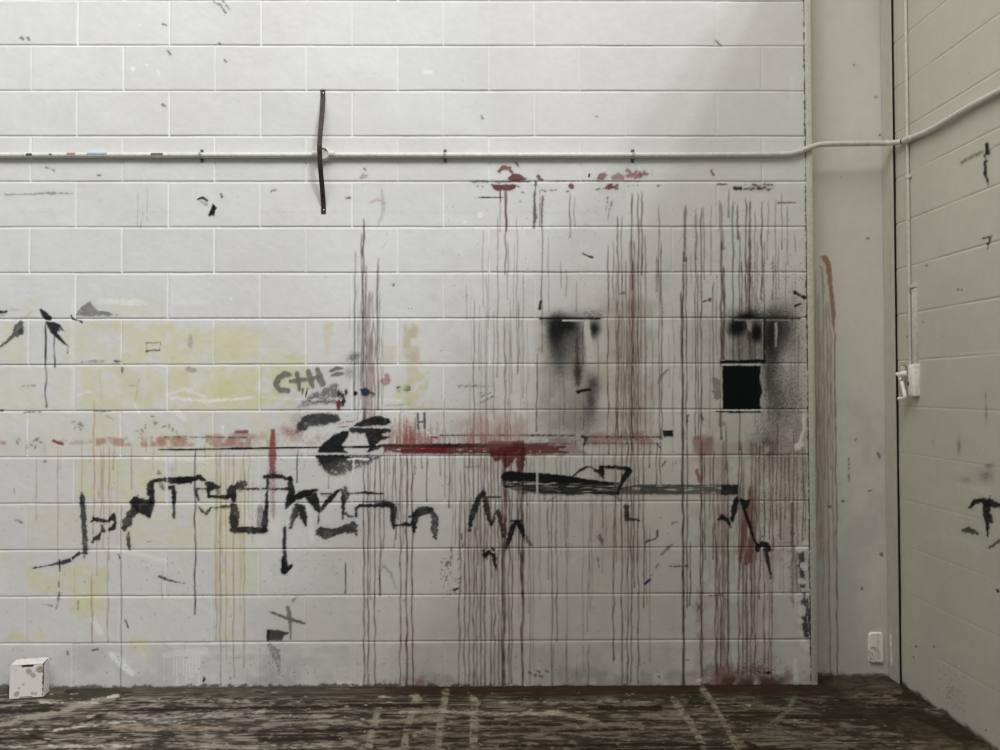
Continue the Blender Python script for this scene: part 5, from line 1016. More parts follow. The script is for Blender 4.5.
def paint_floor():
    f = FL
    full = (slice(None), slice(None))
    sx = np.clip((FX - .2) / 3.4, 0, 1)
    # streaks run along the wall on the left and swing round towards the corner
    ang = sm(2.9, 3.6, FX) * .75
    UX_ = FX * np.cos(ang) - FY * np.sin(ang) * 1.0; VY_ = FY * np.cos(ang) + (FX - 3.2) * np.sin(ang)
    UX_ = np.where(ang > 0, UX_, FX); VY_ = np.where(ang > 0, VY_, FY)
    n1 = fbm(UX_ * 2.2, VY_ * 30, 101, 5); n2 = fbm(UX_ * 5, VY_ * 75, 102, 4); n3 = fbm(FX * 9, FY * 12, 103, 5); n4 = fbm(FX * 2.2, FY * 5, 104, 3)
    dk = 1 - .38 * sx
    n5 = fbm(FX * 14, FY * 60, 131, 4)
    f.put(full, .8 * sm(.5, .64, n1), (.135, .128, .115))
    f.put(full, .75 * sm(.54, .66, n2) * dk, (.225, .205, .185))
    f.put(full, .9 * sm(.52, .62, 1 - n2), (.026, .024, .020))
    f.put(full, .8 * sm(.52, .64, n3), (.045, .041, .034))
    f.put(full, .75 * sm(.57, .66, n5) * dk, (.28, .265, .245))
    f.put(full, .8 * sm(.57, .66, 1 - n5), (.022, .02, .016))
    f.put(full, .6 * sm(.5, .7, n4) * sm(2.2, 3.2, FX), (.075, .078, .045))
    f.put(full, .5 * sm(.5, .68, fbm(FX * 4, FY * 8, 109, 3)) * (1 - sm(1.2, 2.2, FX)), (.125, .108, .11))
    f.put(full, .38 * sm(.8, 1.8, FX), (.085, .073, .05))
    n6 = fbm(FX * 20, FY * 50, 133, 4)
    f.put(full, .85 * sm(.55, .63, n6), (.03, .028, .023))
    f.put(full, .6 * sm(.58, .66, 1 - n6) * dk, (.24, .225, .20))
    n7 = fbm(FX * 1.6, FY * 85, 134, 3)
    f.put(full, .9 * sm(.60, .66, n7), (.018, .016, .012))
    # dark red-brown stain along the foot of the wall
    st = sm(-.20, -.05, FY + .10 * (fbm(FX * 4, FY * 9, 110, 4) - .5)) * sm(1.1, 1.75, FX) * (1 - sm(3.3, 3.45, FX))
    f.put(full, .9 * st, (.040, .022, .016))
    st = sm(-.13, -.05, FY + .05 * (fbm(FX * 5, FY * 9, 111, 4) - .5)) * np.maximum(1 - sm(1.1, 1.75, FX), sm(3.3, 3.45, FX))
    f.put(full, .7 * st, (.075, .065, .055))
    # black blotch at left and grime at right corner
    s = f.win(60, 685, 130, 705); X = f.PX[s]; Yp = f.PY[s]
    f.put(s, .85 * sm(-.1, .35, 1 - ((X - 95) / 34) ** 2 - ((Yp - 693) / 7) ** 2 + (fbm(X / 7, Yp / 3, 3, 3) - .5)), (.035, .036, .03))
    blotch = sm(.48, .60, fbm(FX * 5, FY * 7, 120, 5)) * sm(2.9, 3.3, FX)
    f.put(full, .85 * blotch, (.028, .024, .016))
    ck = sm(.0, .02, .02 - np.abs(fbm(FX * 6, FY * 8, 121, 3) - .5)) * sm(3.3, 3.5, FX)
    f.put(full, .8 * ck, (.02, .018, .012))
    # pale worn line strips running out from the wall
    LC = (.25, .245, .205)
    for pts, ww in [([(378.5, 709), (369, 745)], 6.5), ([(416, 697), (408, 725), (404, 752)], 7), ([(445.5, 692), (441, 720), (437, 752)], 6.5), ([(474.5, 700), (474, 725), (473, 744)], 7.5), ([(673, 699), (690, 722), (704, 748)], 6), ([(703, 689), (718, 712), (738, 748)], 5.5)]:
        f.stroke(pts, ww * .85, LC, .8, .9, 1.4, .15, rs=4, wear=.7, mk=f.mark('floor_stripe', 'worn pale stripe painted on the floor'))
    f.stroke([(415, 697), (420, 699)], 4.5, (.33, .32, .27), .7, .8, 1.4, .2); f.stroke([(472, 698), (478, 703)], 4.5, (.32, .31, .26), .65, .8, 1.4, .2)
    sk = f.mark('floor_stripe', 'long pale paint streak crossing floor at left')
    f.stroke([(0, 725, 3), (30, 718, 5), (70, 709, 4), (100, 700, 2.5), (118, 696, 3)], 4.5, (.28, .275, .24), .8, .9, 1.6, .25, rs=6, mk=sk); f.stroke([(108, 697.5), (117, 696)], 3, (.45, .45, .42), .9, .7, .7, mk=sk)
    WS = (.47, .46, .42)
    for pts, ww, o, c in [([(40, 702), (70, 702.5), (100, 703)], 1.5, .85, WS), ([(92, 699.5), (98, 699)], 2, .9, WS), ([(10, 730), (32, 729)], 2.2, .8, WS), ([(55, 730), (85, 726), (115, 722.5), (135, 722)], 2, .85, WS), ([(88, 717), (94, 716)], 3, .8, WS), ([(0, 747), (32, 747)], 1.8, .85, WS), ([(50, 746.5), (85, 746.5), (130, 746)], 2, .85, WS),
                          ([(148, 701), (180, 701.5), (250, 701)], 1.5, .6, WS), ([(110, 714), (125, 716), (160, 717), (225, 715), (262, 712)], 4.5, .65, (.36, .34, .33)), ([(115, 727.5), (160, 728.5), (210, 729), (240, 729)], 4, .55, (.36, .29, .22)), ([(120, 729), (175, 731)], 3, .4, (.27, .21, .16)), ([(155, 721), (175, 722)], 3, .7, (.36, .35, .36)), ([(200, 706), (270, 705)], 3, .5, (.3, .3, .28)), ([(250, 717), (330, 716)], 3, .6, (.34, .33, .3)),
                          ([(265, 725), (320, 722), (360, 724)], 3, .5, (.3, .3, .26)), ([(190, 745), (260, 748), (330, 745)], 4, .6, (.33, .32, .28)), ([(330, 722), (380, 721), (440, 720)], 3, .6, (.33, .33, .29)), ([(400, 712), (450, 712), (520, 714), (560, 713)], 2.4, .75, (.40, .40, .36)), ([(380, 697), (410, 698)], 1.4, .7, WS), ([(345, 742), (365, 747)], 5, .5, (.35, .34, .3)), ([(415, 735), (425, 730)], 4, .6, (.32, .32, .27)),
                          ([(500, 702), (560, 702.5), (620, 701.5), (655, 702)], 1.6, .75, (.36, .38, .33)), ([(523, 712), (560, 715), (595, 720), (602, 724)], 2.4, .7, (.36, .35, .3)), ([(555, 711), (575, 716), (600, 723)], 3, .55, (.32, .31, .27)), ([(546, 711.5), (558, 711)], 3, .8, (.4, .4, .36)), ([(640, 714), (715, 714)], 1.6, .6, (.33, .32, .27)), ([(640, 705), (680, 706)], 2, .4, (.25, .24, .2)), ([(480, 725), (560, 728), (640, 730), (700, 726)], 5, .4, (.22, .2, .14)),
                          ([(795, 697), (790, 708), (775, 722), (765, 730)], 4.5, .5, (.25, .26, .2)), ([(760, 730), (800, 738), (840, 750)], 14, .45, (.15, .17, .15)), ([(870, 705), (900, 702), (912, 705)], 8, .4, (.16, .15, .11)), ([(885, 693), (900, 692)], 4, .5, (.22, .21, .17)), ([(870, 687), (885, 686)], 3, .5, (.24, .22, .18)), ([(905, 725), (930, 735), (950, 748)], 14, .4, (.13, .12, .08))]:
        f.stroke(pts, ww, c, o, .8, 1.2, .12, rs=5, wear=.75)
    for pts, ww in [([(0, 712), (60, 710)], 2.5), ([(150, 709), (260, 708), (340, 707)], 2.2), ([(300, 731), (420, 728)], 2.5), ([(260, 740), (340, 738)], 4), ([(350, 705), (420, 706)], 3), ([(480, 724), (560, 725)], 2), ([(500, 746), (600, 745), (720, 745), (735, 744)], 2.2), ([(560, 731), (640, 729)], 1.5), ([(600, 708), (660, 708)], 4), ([(690, 703), (710, 704)], 3), ([(745, 742), (758, 748)], 3), ([(868, 705), (915, 706)], 1.8), ([(30, 735), (50, 741)], 2), ([(85, 722), (100, 716)], 2)]:
        f.stroke(pts, ww, (.018, .016, .013), .8, .7, 1.2, .2, rs=5)
    # flakes of paint
    for i in range(230):
        x = rng.uniform(0, 1) ** 1.0 * 900; y = rng.uniform(692, 750)
        v = rng.uniform(.25, .55) * (1 if x < 500 else .8)
        f.stroke([(x, y), (x + rng.uniform(.5, 7) * rng.random(), y + rng.uniform(-.4, .4))], rng.uniform(.4, 1.1), (v, v * .97, v * .9), .65, .5, .6)
    for i in range(120):
        x = rng.uniform(0, 950); y = rng.uniform(690, 750)
        f.stroke([(x, y), (x + rng.uniform(2, 14), y + rng.uniform(-1, 1))], rng.uniform(.8, 1.8), (.02, .018, .015), .75, .5, .7)


paint_floor()
FL.C *= np.array((1.02, .97, .86), np.float32)      # brownish dust over everything
floor = grid_mesh('floor', FL.P, FL.C, M_floor, extra=((XL, -3.6, -.14), (4.6, .2, -.03)))
floor['kind'] = 'structure'; floor['label'] = 'grimy paint-streaked concrete floor'
cut_marks(FL, floor, M_floor, (0, 0, 1), off=.0008)

# ------------------------------------------------------------------ helpers for solid things
def finish(name, bm, mat, parent=None, smooth=True, angle=40):
    me = bpy.data.meshes.new(name)
    bmesh.ops.recalc_face_normals(bm, faces=bm.faces)
    bm.to_mesh(me); bm.free()
    me.materials.append(mat)
    if smooth:
        for p in me.polygons:
            p.use_smooth = True
        me.set_sharp_from_angle(angle=math.radians(angle))
    o = bpy.data.objects.new(name, me)
    col.objects.link(o)
    if parent:
        o.parent = parent
        o.matrix_parent_inverse = parent.matrix_basis.inverted()
    return o


def thing(name, label, cat, loc, group=None):
    e = bpy.data.objects.new(name, None)
    e.empty_display_size = .05
    e.location = loc
    col.objects.link(e)
    e['label'] = label; e['category'] = cat
    if group:
        e['group'] = group
    return e


def obox(bm, o, ex, ey, ez, bevel=0.0, seg=2):
    """box with corner o and edge vectors ex, ey, ez"""
    o, ex, ey, ez = [np.array(v, float) for v in (o, ex, ey, ez)]
    vs = [bm.verts.new(o + i * ex + j * ey + k * ez) for k in (0, 1) for j in (0, 1) for i in (0, 1)]
    fs = []
    for f in ((0, 2, 3, 1), (4, 5, 7, 6), (0, 1, 5, 4), (2, 6, 7, 3), (0, 4, 6, 2), (1, 3, 7, 5)):
        fs.append(bm.faces.new([vs[i] for i in f]))
    if bevel:
        es = list({e for f in fs for e in f.edges})
        bmesh.ops.bevel(bm, geom=es, offset=bevel, segments=seg, affect='EDGES', profile=.5)


def smooth_path(pts, n=6):
    pts = [np.array(p, float) for p in pts]
    out = []
    for i in range(len(pts) - 1):
        p0 = pts[max(0, i - 1)]; p1 = pts[i]; p2 = pts[i + 1]; p3 = pts[min(len(pts) - 1, i + 2)]
        for k in range(n):
            t = k / n
            # limited tangents keep straight runs straight
            L = np.linalg.norm(p2 - p1)
            m1 = (p2 - p0); m1 = m1 / (np.linalg.norm(m1) + 1e-9) * L
            m2 = (p3 - p1); m2 = m2 / (np.linalg.norm(m2) + 1e-9) * L
            h = ((2 * t**3 - 3 * t**2 + 1), (t**3 - 2 * t**2 + t), (-2 * t**3 + 3 * t**2), (t**3 - t**2))
            out.append(h[0] * p1 + h[1] * m1 * .8 + h[2] * p2 + h[3] * m2 * .8)
    out.append(pts[-1])
    return out


def tube(bm, path, r, seg=14, cap=True):
    rings = []
    up0 = np.array([0, 0, 1.0])
    for i, p in enumerate(path):
        a = path[max(0, i - 1)]; b = path[min(len(path) - 1, i + 1)]
        d = b - a; d = d / (np.linalg.norm(d) + 1e-12)
        up = up0 if abs(d[2]) < .9 else np.array([0, 1.0, 0])
        s = np.cross(d, up); s /= np.linalg.norm(s); u = np.cross(s, d)
        rr = r[i] if isinstance(r, (list, tuple)) else r
        rings.append([bm.verts.new(p + rr * (math.cos(2 * math.pi * k / seg) * s + math.sin(2 * math.pi * k / seg) * u)) for k in range(seg)])
    for A, B in zip(rings[:-1], rings[1:]):
        for k in range(seg):
            bm.faces.new((A[k], A[(k + 1) % seg], B[(k + 1) % seg], B[k]))
    if cap:
        bm.faces.new(rings[0]); bm.faces.new(rings[-1])


def disc(bm, c, axis, r, h, seg=28, dome=0.0):
    c = np.array(c, float); axis = np.array(axis, float)
    pr = [(0, r), (h * .8, r), (h * .95, r * .96), (h, r * .88)]
    if dome:
        pr += [(h + dome * .7, r * .5), (h + dome, r * .12)]
    else:
        pr += [(h, r * .1)]
    tube(bm, [c + axis * a for a, _ in pr], [b for _, b in pr], seg)


X = lambda v: np.array([v, 0, 0.0])
Zv = np.array([0, 0, 1.0])

# ------------------------------------------------------------------ trims of the corner
xa, xb = back(808.0, 390)[0], back(814.6, 390)[0]
bm = bmesh.new(); obox(bm, (xa + .002, -.003, -.01), X(xb - xa - .002), (0, .105, 0), (0, 0, ZT + .01), .003, 2)
o = finish('trim_1', bm, M_trim); o['kind'] = 'structure'; o['label'] = 'painted strip closing the end of the block wall'
xr0 = back(895.3, 390)[0]
bm = bmesh.new(); obox(bm, (xr0, .0, -.01), X(.004), (0, RY - .004, 0), (0, 0, ZT + .01), .001, 1)
o = finish('trim_2', bm, M_beam); o['kind'] = 'structure'; o['label'] = 'narrow column flange beside the dark corner gap'
xg = PC[0]
bm = bmesh.new(); obox(bm, (xr0 + .0045, .004, -.01), X(xg + .03 - xr0 - .0045), (0, RY - .012, 0), (0, 0, ZT + .01))
o = finish('trim_3', bm, M_dark); o['kind'] = 'structure'; o['label'] = 'dark gap running up the corner'

# ------------------------------------------------------------------ the conduit along both walls
PR = .0118
yo = -.0124
pts = [back(x, y, yo) for x, y in [(-188, 156.2), (0, 155.4), (330, 155.3), (660, 155.3), (786, 154.2), (797, 152.3), (813, 146.4), (822, 144.3), (860, 143.6), (886, 143.2)]]
rp = [onright(x, y, .016) for x, y in [(902.5, 141.6), (912, 137.8), (932, 129.0), (968, 107.6), (1000, 90.5)]]
rest = rp[-1] + (rp[-1] - rp[-2]) / np.linalg.norm((rp[-1] - rp[-2])) * 2.2
con = thing('conduit_pipe', 'long off-white conduit pipe running across the graffiti wall', 'pipe', tuple(pts[1]))
con2 = thing('conduit_pipe', 'off-white conduit pipe climbing along the side wall from the corner', 'pipe', tuple(rp[2]))
full = smooth_path(pts + rp + [rest], 7)
cut = 7 * len(pts) + 1
bm = bmesh.new(); tube(bm, full[:cut], PR, 16); finish('pipe', bm, M_pipe, con)
bm = bmesh.new(); tube(bm, full[cut - 1:], PR, 16); finish('pipe', bm, M_pipe, con2)
# coupling where the pipe turns on to the side wall
d1 = (rp[1] - rp[0]) / np.linalg.norm(rp[1] - rp[0])
bm = bmesh.new(); tube(bm, [rp[0] + d1 * t for t in (.012, .014, .07, .072)], [PR * 1.0, PR * 1.25, PR * 1.25, PR * 1.0], 18); finish('coupling', bm, M_pipe, con2)
bm = bmesh.new(); tube(bm, [rp[0] + d1 * t for t in (.004, .0122)], [PR * 1.16, PR * 1.16], 18); finish('coupling_gap', bm, M_dark, con2)


def pipe_patch(x0, x1, a0, a1, c, nm):
    m = plain(nm, c, .6)
    bm = bmesh.new()
    A, B = back(x0, 155.4, yo), back(x1, 155.4, yo)
    vs = []
    for i in range(9):
        t = i / 8
        p = A * (1 - t) + B * t
        j = .25 * math.sin(i * 2.7 + x0)
        vs.append([bm.verts.new((p[0], p[1] - (PR + .0005) * math.cos(math.radians(a0 + (a1 - a0) * k / 6 + 12 * j)), p[2] + (PR + .0005) * math.sin(math.radians(a0 + (a1 - a0) * k / 6 + 12 * j)))) for k in range(7)])
    for U, V in zip(vs[:-1], vs[1:]):
        for k in range(6):
            bm.faces.new((U[k], U[k + 1], V[k + 1], V[k]))
    o = finish('paint_mark', bm, m, con)
    o['label'] = nm.replace('_', ' ') + ' on the pipe'


pipe_patch(68, 76.5, -5, 62, (.36, .22, .13), 'rusty_brown_mark')
pipe_patch(88, 108, -2, 58, (.22, .32, .40), 'grey_blue_mark')
pipe_patch(27.5, 33.5, -20, 30, (.05, .05, .045), 'black_scuff_mark')
pipe_patch(50.5, 53, -10, 25, (.08, .075, .07), 'small_black_dot')
pipe_patch(152, 164, -12, 40, (.11, .11, .10), 'dark_grey_scuff')


def saddle(px, py):
    c = back(px, py, yo)
    bm = bmesh.new()
    n = 14; wd = .006; r = PR + .0022
    prof = []
    prof.append((c[2] + r + .014, -.003)); prof.append((c[2] + r + .001, -.003))
    for k in range(n + 1):
        a = math.pi / 2 + math.pi * k / n
        prof.append((c[2] + r * math.sin(a), c[1] + r * math.cos(a)))
    prof.append((c[2] - r - .001, -.003)); prof.append((c[2] - r - .014, -.003))
    vs = [[bm.verts.new((c[0] + s * wd, y, z)) for s in (-1, 1)] for z, y in prof]
    for A, B in zip(vs[:-1], vs[1:]):
        bm.faces.new((A[0], A[1], B[1], B[0]))
    bmesh.ops.solidify(bm, geom=list(bm.faces), thickness=.0016)
    s = finish('saddle_clip', bm, M_pipe, con)
    for dz in (r + .009, -r - .009):
        bm = bmesh.new(); disc(bm, (c[0], -.0035, c[2] + dz), (0, -1, 0), .0028, .0022, 12); finish('screw', bm, M_pipe, s)


for p in ((201, 155.2), (445, 155.2), (633, 155.4)):
    saddle(*p)
c = back(323.5, 155.4)
jb = con
bm = bmesh.new(); disc(bm, (c[0] + .004, .002, c[2]), (0, -1, 0), .0285, .031, 36); jh = finish('junction_box', bm, M_pipe, jb)
bm = bmesh.new(); disc(bm, (c[0] + .004, -.028, c[2]), (0, -1, 0), .026, .004, 36); finish('box_lid', bm, M_pipe, jh)
for s in (-1, 1):
    bm = bmesh.new(); tube(bm, [np.array([c[0] + .004 + s * t, yo, c[2]]) for t in (.024, .026, .048, .05)], [.010, .0165, .0165, .012], 18); finish('box_spout', bm, M_pipe, jh)
bm = bmesh.new(); disc(bm, (c[0] + .014, -.031, c[2] + .017), (0, -1, 0), .003, .0022, 12); finish('lid_screw', bm, M_dark, jh)

# ------------------------------------------------------------------ brown strap bent over the pipe
A0 = back(323.0, 90, .0025); A1 = back(323.6, 214, .0025)
st = thing('metal_strap', 'dark brown steel strap bowed over the pipe on the upper wall', 'metal strap', tuple((A0 + A1) / 2))
bm = bmesh.new()
hw, th = .0102, .005
n = 40
rows = []
for k in range(n + 1):
    t = k / n
    p = A0 * (1 - t) + A1 * t
    bow = .064 * np.interp(t, [0, .06, .2, .38, .5, .64, .8, .94, 1], [0, .03, .34, .80, 1.0, .86, .42, .03, 0])
    rows.append((p[0] + .0012 * math.sin(t * 9), p[1] - bow, p[2]))
vs = []
for x, y, z in rows:
    vs.append([bm.verts.new((x + s * hw, y - f * th, z)) for s, f in ((-1, 0), (1, 0), (1, 1), (-1, 1))])
for P_, Q_ in zip(vs[:-1], vs[1:]):
    for k in range(4):
        bm.faces.new((P_[k], P_[(k + 1) % 4], Q_[(k + 1) % 4], Q_[k]))
bm.faces.new(vs[0]); bm.faces.new(vs[-1])
bmesh.ops.bevel(bm, geom=[e for e in bm.edges if abs((e.verts[0].co - e.verts[1].co).normalized().z) > .5], offset=.0008, segments=2, affect='EDGES')
finish('strap', bm, M_steel, st)
for (x, y) in ((323.2, 93.2), (323.7, 210.2)):
    c = back(x, y, -.0025); bm = bmesh.new(); disc(bm, c, (0, -1, 0), .0030, .0022, 14, .001); finish('screw', bm, M_screw, st, smooth=True)

# ------------------------------------------------------------------ side wall fittings
def rpt(u, z, off):
    p = PC * np.array([1, 1, 0]) + DR * u + NR * off
    return np.array([p[0], p[1], z])


def uz(x, y, off=0.0):
    p = onright(x, y, off)
    return float((p - PC) @ DR), float(p[2])


u1, zc = uz(908.3, 200, .008)
zb = uz(908.3, 366, .008)[1]
ct = thing('wall_conduit', 'thin vertical conduit running down the side wall to the switch', 'pipe', tuple(rpt(u1, zb, .008)))
bm = bmesh.new(); tube(bm, [rpt(u1, z, .0085) for z in np.linspace(zb - .01, SILL - .01, 30)], .0062, 12); finish('pipe', bm, M_pipe2, ct)
for y in (176.5,):
    z = uz(908.3, y, .008)[1]
    bm = bmesh.new(); tube(bm, [rpt(u1, z + d, .0085) for d in (-.008, -.0075, .0075, .008)], [.0064, .0085, .0085, .0064], 14)
    obox(bm, rpt(u1 - .016, z - .006, .001), DR * .032, NR * .003, Zv * .012, .001, 1); finish('clip', bm, M_pipe, ct)
ua, zt = uz(911.4, 286.5, .012); ub = uz(916.6, 330, .006)[0]; zb2 = uz(913, 366, .01)[1]
tk = thing('cable_cover', 'short vertical plastic cable cover above the switch box', 'cable cover', tuple(rpt((ua + ub) / 2, zb2, 0)))
bm = bmesh.new(); obox(bm, rpt(ua, zb2 - .01, -.002), DR * (ub - ua), NR * .016, Zv * (zt - zb2 + .0), .003, 2); finish('channel', bm, M_pipe2, tk)
bm = bmesh.new(); obox(bm, rpt(ua - .008, zt - .008, -.002), DR * (ub - ua + .006), NR * .022, Zv * .016, .003, 2); finish('end_cap', bm, M_pipe, tk)
bm = bmesh.new(); obox(bm, rpt(ua + (ub - ua) * .44, zb2, .0135), DR * .004, NR * .0035, Zv * (zt - zb2 - .02), .001, 1); finish('lid_rib', bm, M_pipe2, tk)
# switch box
U1 = uz(920, 380, 0)[0]; U0 = uz(907.4, 380, .028)[0]
zt_, zb_ = uz(915, 364, .02)[1], uz(915, 396.3, .02)[1]
sw = thing('isolator_switch', 'off-white switch box with bent lever on the side wall', 'switch', tuple(rpt((U0 + U1) / 2, zb_, 0)))
bm = bmesh.new(); obox(bm, rpt(U0, zb_, -.003), DR * (U1 - U0), NR * .029, Zv * (zt_ - zb_), .004, 3); finish('housing', bm, M_white, sw)
bm = bmesh.new(); obox(bm, rpt(U0 + .006, zb_ + .007, .024), DR * (U1 - U0 - .012), NR * .005, Zv * (zt_ - zb_ - .014), .002, 2); finish('cover', bm, M_white, sw)
bm = bmesh.new(); obox(bm, rpt(U0 + .004, zb_ + .045, .0285), DR * .008, NR * .002, Zv * .016, .0008, 1); finish('toggle', bm, M_dark, sw)
bo = .034
Lp = lambda x, y, off=bo: onright(x, y, off)
bm = bmesh.new()
tube(bm, [Lp(907.5, 373.5, .02), Lp(903.5, 374, .030), Lp(899.6, 375, bo)], [.013, .0135, .0125], 14)
pv = finish('lever_pivot', bm, M_white, sw)
bm = bmesh.new(); tube(bm, smooth_path([Lp(897.2, 374.0), Lp(898.6, 374.6), Lp(900.6, 378.5), Lp(903, 387), Lp(904.9, 396), Lp(904.4, 398.2), Lp(902, 398.6), Lp(899, 398.6)], 5), .0078, 12)
finish('lever', bm, M_white, sw)
bm = bmesh.new(); obox(bm, Lp(903.2, 372.5, .016), DR * .02, NR * .014, Zv * .028, .003, 2); finish('bracket', bm, M_pipe2, sw)
bm = bmesh.new(); disc(bm, Lp(905.2, 366.8, .01), NR, .007, .012, 14); finish('cable_gland', bm, M_dark, sw)

# ------------------------------------------------------------------ wall plate in the corner recess
q0 = back(868.6, 632.2, RY - .006); q1 = back(884.4, 663.6, RY - .006)
pl = thing('wall_plate', 'white wall plate low on the corner panel, smeared with grey', 'wall plate', tuple((q0 + q1) / 2))
xsP = np.arange(q0[0], q1[0] + .0001, .0012); zsP = np.arange(q1[2], q0[2] + .0001, .0012)
GXp, GZp = np.meshgrid(xsP, zsP)
cx_, cz_ = (q0[0] + q1[0]) / 2, (q0[2] + q1[2]) / 2
hx, hz = (xsP[-1] - xsP[0]) / 2, (zsP[-1] - zsP[0]) / 2
rc = .016
dxp = np.maximum(np.abs(GXp - cx_) - hx + rc, 0); dzp = np.maximum(np.abs(GZp - cz_) - hz + rc, 0)
sd_ = np.hypot(dxp, dzp) - rc
edge = sm(0, .007, -np.minimum(-np.maximum(np.maximum(np.abs(GXp - cx_) - hx, np.abs(GZp - cz_) - hz), sd_), .007) * -1)
inner = np.maximum(np.maximum(np.abs(GXp - cx_) - hx, np.abs(GZp - cz_) - hz), sd_)
hgt = .010 * sm(-.0005, .006, -inner)
Pp = np.stack([GXp, (RY + .004) - .004 - hgt + .001, GZp], -1)
PLT = Canvas(Pp, (.90, .88, .83))
tp = (840, 610, 8.34)
PLT.stroke([(318, 200, 10), (316, 300, 12), (322, 400, 30)], 2, (.35, .33, .30), .55, 1.2, 1, .2, t=tp); PLT.stroke([(255, 325, 14), (275, 310, 10), (295, 325, 14), (290, 350, 8)], 2, (.28, .26, .23), .75, .9, 1, .15, t=tp)
PLT.poly([(242, 340), (260, 355), (290, 400), (325, 430), (370, 440), (330, 452), (250, 445), (238, 400)], (.24, .22, .19), .75, 1.2, 1.5, .25, t=tp); PLT.stroke([(255, 370, 14), (285, 425, 20)], 2, (.88, .86, .82), .85, .9, .8, t=tp); PLT.stroke([(250, 420), (268, 432)], 1.5, (.8, .78, .74), .9, .8, .5, t=tp); PLT.stroke([(240, 350, 10), (244, 380, 14)], 1.5, (.2, .18, .16), .7, .8, .9, t=tp); PLT.stroke([(300, 380, 8), (318, 330, 8)], 1, (.4, .38, .35), .6, .9, .8, t=tp)
idx = np.arange(PLT.n * PLT.m).reshape(PLT.n, PLT.m)
Q = np.stack([idx[:-1, :-1], idx[:-1, 1:], idx[1:, 1:], idx[1:, :-1]], -1)
ok = (inner < .0004)
keep = ok[:-1, :-1] & ok[:-1, 1:] & ok[1:, 1:] & ok[1:, :-1]
qq = Q[keep].reshape(-1, 4); uu, inv = np.unique(qq.ravel(), return_inverse=True)
M_plate = painted_mat('plate_plastic', .42, .4, 120, .15, .0008, .04)
po = raw_mesh('faceplate', PLT.P.reshape(-1, 3)[uu], PLT.C.reshape(-1, 3)[uu], inv.reshape(-1, 4), M_plate)
po.parent = pl; po.matrix_parent_inverse = Matrix.Translation(pl.location).inverted()
bm = bmesh.new(); obox(bm, (cx_ - hx * .8, RY - .004, cz_ - hz * .85), X(hx * 1.6), (0, .008, 0), (0, 0, hz * 1.7), .002, 2); finish('back_box', bm, M_white, pl)
# white swipe of paint on the flange beside it
fa = np.array([xr0 - .0006, 0, 0])
bm = bmesh.new()
f0 = back(888.4, 634, .06); f1 = back(889.8, 665, .06)
n = 20
vv = []
for k in range(n + 1):
    t = k / n
    z = f0[2] * (1 - t) + f1[2] * t
    wd = .0095 * (0.75 + .3 * math.sin(t * 7 + 1) + .15 * math.sin(t * 23)) * min(1, t * 8 + .3) * (1 if t < .8 else 1 - (t - .8) * 2.5)
    yc = .066 - .006 * t
    vv.append([bm.verts.new((xr0 - e, yc + s * wd, z)) for s, e in ((-1, .0002), (0, .0016), (1, .0002))])
for a_, b_ in zip(vv[:-1], vv[1:]):
    bm.faces.new((a_[0], a_[1], b_[1], b_[0])); bm.faces.new((a_[1], a_[2], b_[2], b_[1]))
sw_ = finish('paint_swipe', bm, M_white, bpy.data.objects['trim_2'])
sw_['label'] = 'white paint swipe beside the wall plate'

# ------------------------------------------------------------------ cardboard box by the wall
g0 = onfloor(9.0, 700.2); g1 = onfloor(43.4, 697.6)
ex = (g1 - g0); ex[2] = 0; bw = np.linalg.norm(ex); ex /= bw
ez = np.array([0, 0, 1.0]); eyv = np.array([-ex[1], ex[0], 0])
bh = .1365; bd = .062
cb = thing('cardboard_box', 'small white stained cardboard box on the floor by the wall', 'box', tuple(g0 + ex * bw / 2))
M_card = painted_mat('white_card', .7, .2, 150, .2, .0006, .04)
M_in = plain('dark_card', (.10, .085, .07), .9)
M_card2 = plain('white_card_side', (.63, .60, .57), .7)
# front panel with hand slot, foot notch and stains
aa = np.arange(0, bw - .0035, .0011); hh = np.arange(0, bh + .0001, .0011)
GA, GH = np.meshgrid(aa, hh)
lean = .006 * (GH / bh)
Pf = (g0[None, None] * np.array([1, 1, 0]) + GA[..., None] * ex + GH[..., None] * ez + (lean + .0015 * np.sin(GA / bw * 3.1))[..., None] * eyv)
Pf[..., 2] += .0035
BX = Canvas(Pf, (.66, .62, .585))
tb = (0, 640, 10.71)
ST = (.34, .28, .235)
for x, y, r, cc, op in [(308, 338, 34, (.42, .34, .30), .75), (355, 378, 27, (.40, .34, .30), .75), (428, 315, 37, (.33, .27, .18), .85), (178, 580, 26, (.34, .29, .25), .7), (344, 570, 14, (.33, .29, .26), .75), (382, 575, 17, (.38, .33, .30), .7), (203, 515, 11, (.3, .26, .24), .7), (252, 475, 11, (.33, .28, .26), .65), (170, 325, 8, (.4, .36, .33), .6), (375, 335, 8, ST, .6), (190, 563, 10, ST, .6)]:
    BX.stroke([(x, y, 2 * r)], r, tuple(v * .8 for v in cc), min(1, op * 1.15), .8, .5, .0, t=tb)
    BX.stroke([(x - r * .2, y + r * .2, 1.1 * r)], r, (.46, .40, .36), op * .5, 1.2, .5, .0, t=tb)
BX.stroke([(150, 585, 8), (170, 605, 10), (190, 595, 8)], 1, (.2, .17, .15), .7, .7, .5, t=tb); BX.stroke([(190, 565, 8), (203, 555, 7)], 1, (.2, .17, .15), .7, .7, .5, t=tb)
BX.speckle(10, 664, 44, 698, 22, (.45, .4, .36), (.3, .7), .5)
cutm = np.zeros(GA.shape, bool)
sa0, sa1 = (222 / 10.71 - 9.3) / 34.4 * bw, (352 / 10.71 - 9.3) / 34.4 * bw
